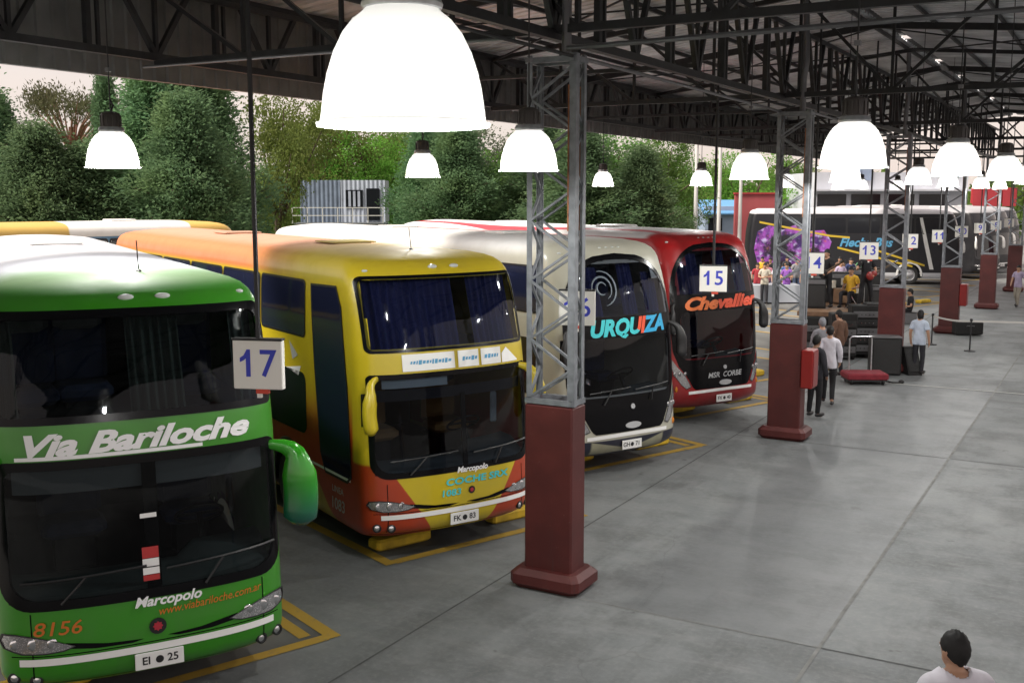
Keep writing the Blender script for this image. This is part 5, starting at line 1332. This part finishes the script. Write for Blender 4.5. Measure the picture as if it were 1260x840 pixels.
# the audience, standing on the yard beyond the stage
stand = person('onlooker in a red shirt at the left end of the crowd beside the red coach', gp(931, 372), R(200), 'stand', 'cloth_red', 'cloth_denim', h=1.7, sleeve='short', group='crowd watching the band')
cross = person('onlooker in a white shirt with folded arms near the left end of the crowd', gp(940, 374), R(190), 'cross', 'cloth_cream', 'cloth_dark', h=1.74, sleeve='short', group='crowd watching the band')
crowd = [(948, 369, 'cloth_pink', 'pink shirt'), (956, 375, 'cloth_white', 'bright white shirt'), (963, 368, 'cloth_blue', 'blue shirt'), (971, 374, 'cloth_violet', 'violet shirt'), (979, 370, 'cloth_grey', 'grey shirt'), (987, 376, 'cloth_teal', 'teal shirt'),
         (994, 369, 'cloth_orange', 'orange shirt'), (1003, 373, 'cloth_pale', 'pale blue shirt'), (1027, 366, 'cloth_brown', 'brown shirt'), (1035, 370, 'cloth_lilac', 'lilac shirt'), (1043, 365, 'cloth_navy', 'navy shirt'), (1051, 369, 'cloth_beige', 'beige shirt'),
         (1059, 366, 'cloth_green', 'green shirt'), (934, 362, 'cloth_yellow', 'yellow shirt'), (951, 361, 'cloth_black', 'black shirt'), (967, 361, 'cloth_dark', 'charcoal shirt'), (983, 361, 'cloth_denim', 'faded denim shirt')]
rr = random.Random(11)
crowd = [(x + (i * 37 % 11) - 5, y - (i * 5 % 7), c, nm) for i, (x, y, c, nm) in enumerate(crowd)]
for i, (x, y, c, nm) in enumerate(crowd):
    copy_person(stand if i % 3 else cross, f'onlooker in a {nm} in the crowd beyond the stage', gp(x, y), R(rr.uniform(165, 225)), c, rr.choice(['cloth_denim', 'cloth_dark', 'cloth_beige', 'cloth_navy']), rr.uniform(1.58, 1.8), group='crowd watching the band')

# ------------------------------------------------------------------ buildings and things beyond the yard
def container_block():
    c0 = at(370, 272, 70); c1 = at(474, 272, 70); d = c1 - c0; L = float(np.linalg.norm(d[:2]))
    t = thing('site_office', 'pale grey stacked container office with a dark open doorway among the trees', 'container office', (float(c0[0]), float(c0[1]), 0), math.atan2(d[1], d[0]))
    a = L * .47; zt = 5.55
    def corr(x0, x1, z0, z1, m, y=0):
        q = MB(); n = int((x1 - x0) / .07); vs = []
        for i in range(n + 1): x = x0 + (x1 - x0) * i / n; dd = (0, .0, .035, .035)[i % 4]; vs += [(x, y + dd, z0), (x, y + dd, z1)]
        q.add(vs, [(2 * i, 2 * i + 2, 2 * i + 3, 2 * i + 1) for i in range(n)], m); q.box(((x0 + x1) / 2, y + 1.25, (z0 + z1) / 2), (x1 - x0 - .02, 2.36, z1 - z0 - .02), m); return q
    q = corr(0, a, 2.85, zt, 'container_blue'); q.build('blue_container', t)
    q = corr(a + .05, L, 2.85, zt, 'container_pale'); q.build('pale_container', t)
    q = corr(0, L, .1, 2.75, 'container_blue', .1); q.build('lower_container', t)
    q = MB(); q.box((L * .86, -.02, 4.0), (.85, .06, 2.05), 'window_dark'); q.build('doorway', t)
    q = MB(); q.box((L * .64, -.015, 4.35), (1.1, .05, 1.15), 'window_dark'); 
    for x in (-.3, 0, .3): q.box((L * .64 + x, -.045, 4.35), (.16, .02, 1.0), 'container_pale')
    q.build('window', t)
    q = MB(); q.box((L / 2, -.6, 2.8), (L + .4, 1.2, .08), 'steel_grey'); q.build('walkway', t)
    q = MB()
    for z in (3.3, 3.8): q.bar((-.3, -1.15, z), (L, -1.15, z), .05, 'pole_white')
    for x in np.linspace(-.3, L, 7): q.bar((x, -1.15, 2.8), (x, -1.15, 3.82), .05, 'pole_white')
    q.build('railing', t)
    q = MB(); 
    for x in (.1, L * .5, L - .1): q.bar((x, -1.1, 0), (x, -1.1, 2.8), .1, 'steel_grey')
    q.build('support', t)
container_block()
def slab_thing(name, label, cat, px0, px1, ytop, depth, thick, m, zbase=0.0, extra=None):
    a, b2 = at(px0, ytop, depth), at(px1, ytop, depth); d = b2 - a; L = float(np.linalg.norm(d[:2])); z = float(a[2])
    t = thing(name, label, cat, (float(a[0]), float(a[1]), 0), math.atan2(d[1], d[0]))
    q = MB(); q.box((L / 2, thick / 2, (z + zbase) / 2), (L, thick, z - zbase), m); q.build('wall', t)
    if extra: extra(t, L, z)
    return t
def ex_red(t, L, z):
    q = MB(); q.box((L / 2, .18, z + .05), (L + .1, .5, .1), 'hoarding_red'); q.build('coping', t)
slab_thing('boundary_wall', 'faded red wall standing behind the red coach and the side-on coach', 'wall', 905, 955, 239, 66, .35, 'wall_red', 0, ex_red)
def ex_blue(t, L, z):
    q = MB(); q.add([(-.3, -.6, z - .5), (L + .3, -.6, z - .5), (L + .3, 3, z + .5), (-.3, 3, z + .5), (-.3, -.6, z - .62), (L + .3, -.6, z - .62)], [(0, 1, 2, 3), (4, 5, 1, 0)], 'roof_blue'); q.build('roof', t)
    for x in np.arange(.8, L - .5, 1.9): q = MB(); q.box((x, -.03, z - 1.4), (1.1, .08, 1.0), 'window_dark'); q.build('window', t)
slab_thing('low_building', 'low building with a blue roof behind the red coach roof', 'building', 868, 912, 254, 85, 4, 'wall_bluegrey', 0, ex_blue)
def ex_hall(t, L, z):
    for x in np.arange(1.2, L - 1, 2.6): q = MB(); q.box((x, -.03, z - 2.3), (2.2, .1, 1.3), 'window_dark'); f = q.build('window', t)
    q = MB(); q.box((L / 2, -.5, z - 1.35), (L + .6, 1.1, .14), 'wall_white'); q.build('ledge', t)
    q = MB(); q.box((L * .27, -.06, z + .2), (2.0, .14, 1.6), 'wall_bluegrey'); q.build('roof_unit', t)
slab_thing('station_hall', 'long white building with a dark window band beyond the side-on coach', 'building', 1005, 1192, 212, 82, 9, 'wall_white', 0, ex_hall)
def ex_ho(t, L, z):
    for x in (.2, L - .2): q = MB(); q.bar((x, .1, 0), (x, .1, z - 1.3), .16, 'steel_grey'); q.build('post', t)
    for k in range(3): q = MB(); q.box((L * (k + .5) / 3, -.04, z - .65), (L / 3 - .12, .06, 1.16), 'hoarding_red'); q.build('panel', t)
slab_thing('hoarding', 'red hoarding in three panels raised on posts above the black coaches', 'hoarding', 1196, 1252, 231, 72, .12, 'hoarding_red', 4.05, ex_ho)
for i, (x, yt, d, lab, ball) in enumerate(((858, 168, 60, 'thin white pole topped by a red ball above the red coach', True), (887, 170, 62, 'plain white pole right of the red-topped pole', False), (912, 214, 64, 'short white pole beside the red wall', False))):
    p = at(x, yt, d); t = thing('flag_pole', lab, 'pole', (float(p[0]), float(p[1]), 0), 0, 'white poles behind the coaches')
    m = MB(); m.tube([(0, 0, 0), (0, 0, float(p[2]))], [.13, .09], 'pole_white', 10); m.build('pole', t)
    m = MB(); m.ellip((0, 0, float(p[2])), (.12, .12, .06), 'pole_white', 8, 6); m.build('cap', t)
    if ball: m = MB(); m.ellip((.38, 0, float(p[2]) - .1), (.36, .36, .40), 'ball_red', 14, 10); m.bar((0, 0, float(p[2]) - .05), (.3, 0, float(p[2]) - .05), .05, 'pole_white'); m.build('red_ball', t, smooth=True)

# ------------------------------------------------------------------ trees
def sprays(pts, dirs, n, L, w, spread, droop, r, leaf):
    """clusters of small leaf faces round branch ends"""
    P = np.repeat(np.asarray(pts), n, 0); Dn = np.repeat(np.asarray(dirs), n, 0); k = len(P)
    c = P + r.normal(0, spread, (k, 3)) * np.array([1, 1, .75])
    d = Dn + r.normal(0, .55, (k, 3)); d[:, 2] -= droop; d /= np.linalg.norm(d, axis=1)[:, None]
    s = np.cross(d, r.normal(0, 1, (k, 3))); s /= np.linalg.norm(s, axis=1)[:, None] + 1e-9
    LL = (L * r.uniform(.6, 1.3, k))[:, None]; WW = (w * r.uniform(.6, 1.3, k))[:, None]
    nrm = np.cross(d, s)
    q = np.stack([c, c + d * LL * .5 + s * WW + nrm * LL * .08, c + d * LL, c + d * LL * .5 - s * WW + nrm * LL * .08], 1).reshape(-1, 3)
    me = bpy.data.meshes.new('crown'); me.from_pydata(q.tolist(), [], [(4 * i, 4 * i + 1, 4 * i + 2, 4 * i + 3) for i in range(k)]); me.materials.append(MATS[leaf]); return me
def tree_mesh(kind, H, Wd, seed, leaf):
    r = np.random.default_rng(seed); pts, dirs, limbs = [], [], MB()
    rad_ = .03 * H
    if kind == 'conifer':
        limbs.tube([(0, 0, 0), (.05, 0, H * .4), (-.05, .05, H * .75), (0, 0, H * .97)], [rad_, rad_ * .75, rad_ * .4, .03], 'bark', 9)
        nb = int(17 * H)
        for i in range(nb):
            q = (i + .5) / nb; z = H * (.08 + .90 * q); R_ = Wd / 2 * (1 - q) ** .82 * (1 + .22 * math.sin(q * 9 + seed)) * r.uniform(.5, 1.2) + .12; a = i * 2.4 + r.normal(0, .3)
            base = np.array([0, 0, z - .1 * R_]); tip = np.array([R_ * math.cos(a), R_ * math.sin(a), z + .18 * R_ + .25])
            limbs.bar(base, tip, .035, 'bark')
            for f in (.45, .72, 1.0):
                if R_ * f < .25 and f < 1: continue
                pts.append(base + (tip - base) * f); dirs.append(np.array([math.cos(a), math.sin(a), .35]))
        me = sprays(pts, dirs, 110, .21, .040, .22 + .011 * H, .12, r, leaf)
    elif kind == 'pine':
        limbs.tube([(0, 0, 0), (.2, 0, H * .5), (0, .1, H * .8)], [rad_, rad_ * .8, rad_ * .6], 'bark_red', 9)
        for i in range(26):
            a = i * 2.4; q = r.uniform(.35, 1); R_ = Wd / 2 * q; z = H * (.97 - .16 * q * q) + r.normal(0, .15)
            limbs.tube([(0, .1, H * .62 + .02 * i), (R_ * .5 * math.cos(a), R_ * .5 * math.sin(a), H * .8), (R_ * math.cos(a), R_ * math.sin(a), z)], [.09, .06, .02], 'bark_red', 5)
            pts.append(np.array([R_ * math.cos(a), R_ * math.sin(a), z])); dirs.append(np.array([math.cos(a) * .5, math.sin(a) * .5, .8]))
        me = sprays(pts, dirs, 170, .24, .04, .42, 0, r, leaf)
    else:
        limbs.tube([(0, 0, 0), (.1, .05, H * .25), (0, .1, H * .55)], [rad_ * 1.1, rad_ * .85, rad_ * .5], 'bark', 9)
        nb = int(16 * H)
        cl = [np.array([r.normal(0, .20) * Wd, r.normal(0, .20) * Wd, H * r.uniform(.34, .84)]) for _ in range(11)]
        for c in cl: limbs.tube([(0, .05, H * .25), tuple(c * .5 + np.array([0, 0, H * .12])), tuple(c)], [rad_ * .5, rad_ * .3, .03], 'bark', 6)
        for i in range(nb):
            c = cl[i % 11]; v = r.normal(0, 1, 3); v /= np.linalg.norm(v); rr_ = Wd * .20 * r.uniform(.55, 1.1); p = c + v * rr_ * np.array([1, 1, .85])
            pts.append(p); dirs.append(v)
        me = sprays(pts, dirs, 90, .17, .055, .28 + .01 * H, .12, r, leaf)
    lm = bpy.data.meshes.new('trunk'); lm.from_pydata(limbs.v, [], limbs.f); lm.materials.append(MATS[limbs.mats[0]])
    return me, lm, H
TM = {}
for kind, leaf, n, Wd in (('conifer', 'leaf_conifer', 3, 5.6), ('broad', 'leaf_broad', 2, 7.0), ('broad', 'leaf_bright', 1, 7.0), ('broad', 'leaf_olive', 1, 7.5), ('broad', 'leaf_grey', 1, 6.5), ('pine', 'leaf_pine', 1, 7.5)):
    for j in range(n): TM[leaf, j] = tree_mesh(kind, 9.0, Wd, 17 + 5 * j + len(TM), leaf)
def tree(name, label, x, ytop, depth, key, wid=1.0, rot=0.0, group='trees behind the coaches'):
    p = at(x, ytop, depth); me, lm, H = TM[key]; t = thing(name, label, 'tree', (float(p[0]), float(p[1]), 0), rot, group); k = float(p[2]) / H / (.97 if 'conifer' in key[0] else .95); t.scale = (k * wid, k * wid, k)
    for nm, q in (('trunk', lm), ('crown', me)): o = bpy.data.objects.new(nm, q); COL.objects.link(o); o.parent = t
C, B_, BR, O, G, PI_ = 'leaf_conifer', 'leaf_broad', 'leaf_bright', 'leaf_olive', 'leaf_grey', 'leaf_pine'
TR = [('conifer_tree', 'dark conifer cut by the left edge of the view', -45, 92, 44, (C, 0), 1.0), ('conifer_tree', 'dark low conifer left of the umbrella pine', 45, 165, 40, (C, 1), 1.25), ('conifer_tree', 'dark conifer second from the left edge', -6, 128, 46, (C, 2), .8),
      ('umbrella_pine', 'umbrella pine with a flat thin reddish crown against the pale sky', 84, 124, 70, (PI_, 0), .85), ('conifer_tree', 'narrow pointed conifer above the leftmost small lamp', 128, 98, 47, (C, 1), .42), ('conifer_tree', 'low dark conifer beneath the pointed conifer', 105, 190, 41, (C, 0), 1.5),
      ('conifer_tree', 'big dense dark conifer left of the hanging rod of sign 17', 190, 70, 44, (C, 2), 1.0), ('conifer_tree', 'dense conifer just left of the rod of sign 17', 250, 84, 45, (C, 0), .9), ('conifer_tree', 'shorter dark conifer between the two biggest conifers', 225, 130, 41, (C, 1), 1.1),
      ('leafy_tree', 'thin olive tree right of the rod of sign 17, sky showing through', 338, 100, 60, (O, 0), .62), ('leafy_tree', 'olive tree left of the container office', 382, 108, 78, (O, 0), .9), ('leafy_tree', 'olive tree low beside the container office', 322, 205, 74, (O, 0), 1.2),
      ('leafy_tree', 'bright green tree just above the container office', 462, 168, 80, (BR, 0), 1.2), ('leafy_tree', 'bright green tree above the left end of the container office', 410, 190, 79, (BR, 0), 1.1), ('leafy_tree', 'dark leafy tree high behind the container office', 430, 120, 95, (B_, 0), 1.2),
      ('conifer_tree', 'dark conifer right beside the container office', 524, 160, 62, (C, 0), .95), ('conifer_tree', 'dark conifer behind the lamp over the cream coach', 562, 162, 60, (C, 1), 1.2), ('leafy_tree', 'grey-green tree left of the nearest column', 590, 152, 75, (G, 0), 1.1), ('leafy_tree', 'dark leafy tree above the biggest lamp rim', 500, 130, 92, (B_, 1), 1.2),
      ('leafy_tree', 'dark green tree showing through the nearest lattice column', 632, 158, 66, (B_, 0), 1.0), ('conifer_tree', 'dark conifer seen through the nearest lattice column', 668, 150, 62, (C, 2), 1.3), ('leafy_tree', 'green leafy tree right of the nearest column', 738, 160, 64, (B_, 1), 1.15), ('conifer_tree', 'dark conifer right of the nearest column', 715, 168, 58, (C, 0), 1.4),
      ('leafy_tree', 'green leafy tree in the middle above the cream coach', 768, 150, 66, (B_, 0), .95), ('conifer_tree', 'dark rounded conifer above the red coach', 790, 190, 60, (C, 1), 1.25), ('leafy_tree', 'leafy tree just left of the red-topped pole', 812, 156, 74, (B_, 1), .8), ('leafy_tree', 'bright tree between the white poles', 872, 166, 98, (B_, 0), 1.0),
      ('leafy_tree', 'leafy tree behind the red wall', 920, 180, 92, (BR, 0), 1.3), ('leafy_tree', 'dark tree behind the second column', 965, 196, 98, (B_, 1), 1.2), ('leafy_tree', 'tree far behind between the second and third columns', 1015, 206, 110, (O, 0), 1.2)]
g = random.Random(5)
for i, (n_, lab, x, yt, d, k, w) in enumerate(TR): tree(n_, lab, x, yt, d, k, w, g.uniform(0, 6.28))
# far wood along the horizon
wm = MB(); r = np.random.default_rng(3); pts, dirs = [], []
for i in range(620):
    px = r.uniform(-500, 1500); d = r.uniform(120, 170); p = at(px, 245, d); hh = 3.5 + 3.0 * abs(math.sin(px * .013 + 1)) + 1.5 * math.sin(px * .041)
    for q in range(3): pts.append(np.array([p[0], p[1], r.uniform(.5, max(2, hh))])); dirs.append(np.array([0, 0, 1.]))
me = sprays(pts, dirs, 16, 1.1, .38, 1.1, 0, r, 'leaf_broad'); o = bpy.data.objects.new('far_wood', me); COL.objects.link(o); tag(o, 'far dark wood along the horizon behind everything', 'wood', kind='stuff')

# ------------------------------------------------------------------ sky, sun, view
SUN_EL, SUN_AZ = R(50), R(140)       # weak sun through cloud, behind the viewer to the left; azimuth measured from +Y towards -X
w = bpy.data.worlds.new('World'); scn.world = w; w.use_nodes = True; t = w.node_tree; bg = t.nodes['Background']
sky = t.nodes.new('ShaderNodeTexSky'); sky.sky_type = 'NISHITA'; sky.sun_disc = False; sky.sun_elevation = SUN_EL; sky.sun_rotation = -SUN_AZ
sky.air_density = 1.0; sky.dust_density = 2.5; sky.ozone_density = 1.5
tc = t.nodes.new('ShaderNodeTexCoord'); mp = t.nodes.new('ShaderNodeMapping'); mp.inputs['Scale'].default_value = (1, 1, 3.5); t.links.new(tc.outputs['Generated'], mp.inputs[0])
nz = t.nodes.new('ShaderNodeTexNoise'); nz.inputs['Scale'].default_value = 1.6; nz.inputs['Detail'].default_value = 7; t.links.new(mp.outputs[0], nz.inputs['Vector'])
cr = t.nodes.new('ShaderNodeMapRange'); cr.inputs[1].default_value = .30; cr.inputs[2].default_value = .62; cr.inputs[3].default_value = .55; cr.inputs[4].default_value = .95; t.links.new(nz.outputs['Fac'], cr.inputs[0])
mx = t.nodes.new('ShaderNodeMix'); mx.data_type = 'RGBA'; t.links.new(cr.outputs[0], mx.inputs[0]); t.links.new(sky.outputs[0], mx.inputs[6]); mx.inputs[7].default_value = (6.1, 5.15, 4.65, 1)
t.links.new(mx.outputs[2], bg.inputs[0]); bg.inputs[1].default_value = SKY_S
sd = bpy.data.lights.new('sun', 'SUN'); sd.energy = 5.0; sd.angle = R(14); sd.color = (1, .92, .82); so = bpy.data.objects.new('sun', sd); COL.objects.link(so)
dv = Vector((-math.sin(SUN_AZ) * math.cos(SUN_EL), math.cos(SUN_AZ) * math.cos(SUN_EL), math.sin(SUN_EL))); so.rotation_euler = dv.to_track_quat('Z', 'Y').to_euler()
scn.view_settings.view_transform = 'Standard'; scn.view_settings.look = 'None'; scn.view_settings.gamma = 1; scn.view_settings.use_curve_mapping = False
scn.view_settings.exposure = EXPO
scn.render.engine = 'CYCLES'; scn.cycles.use_denoising = True; scn.cycles.max_bounces = 7; scn.cycles.diffuse_bounces = 3; scn.cycles.glossy_bounces = 3; scn.cycles.transparent_max_bounces = 12; scn.cycles.sample_clamp_indirect = 6; scn.cycles.caustics_reflective = False; scn.cycles.caustics_refractive = False
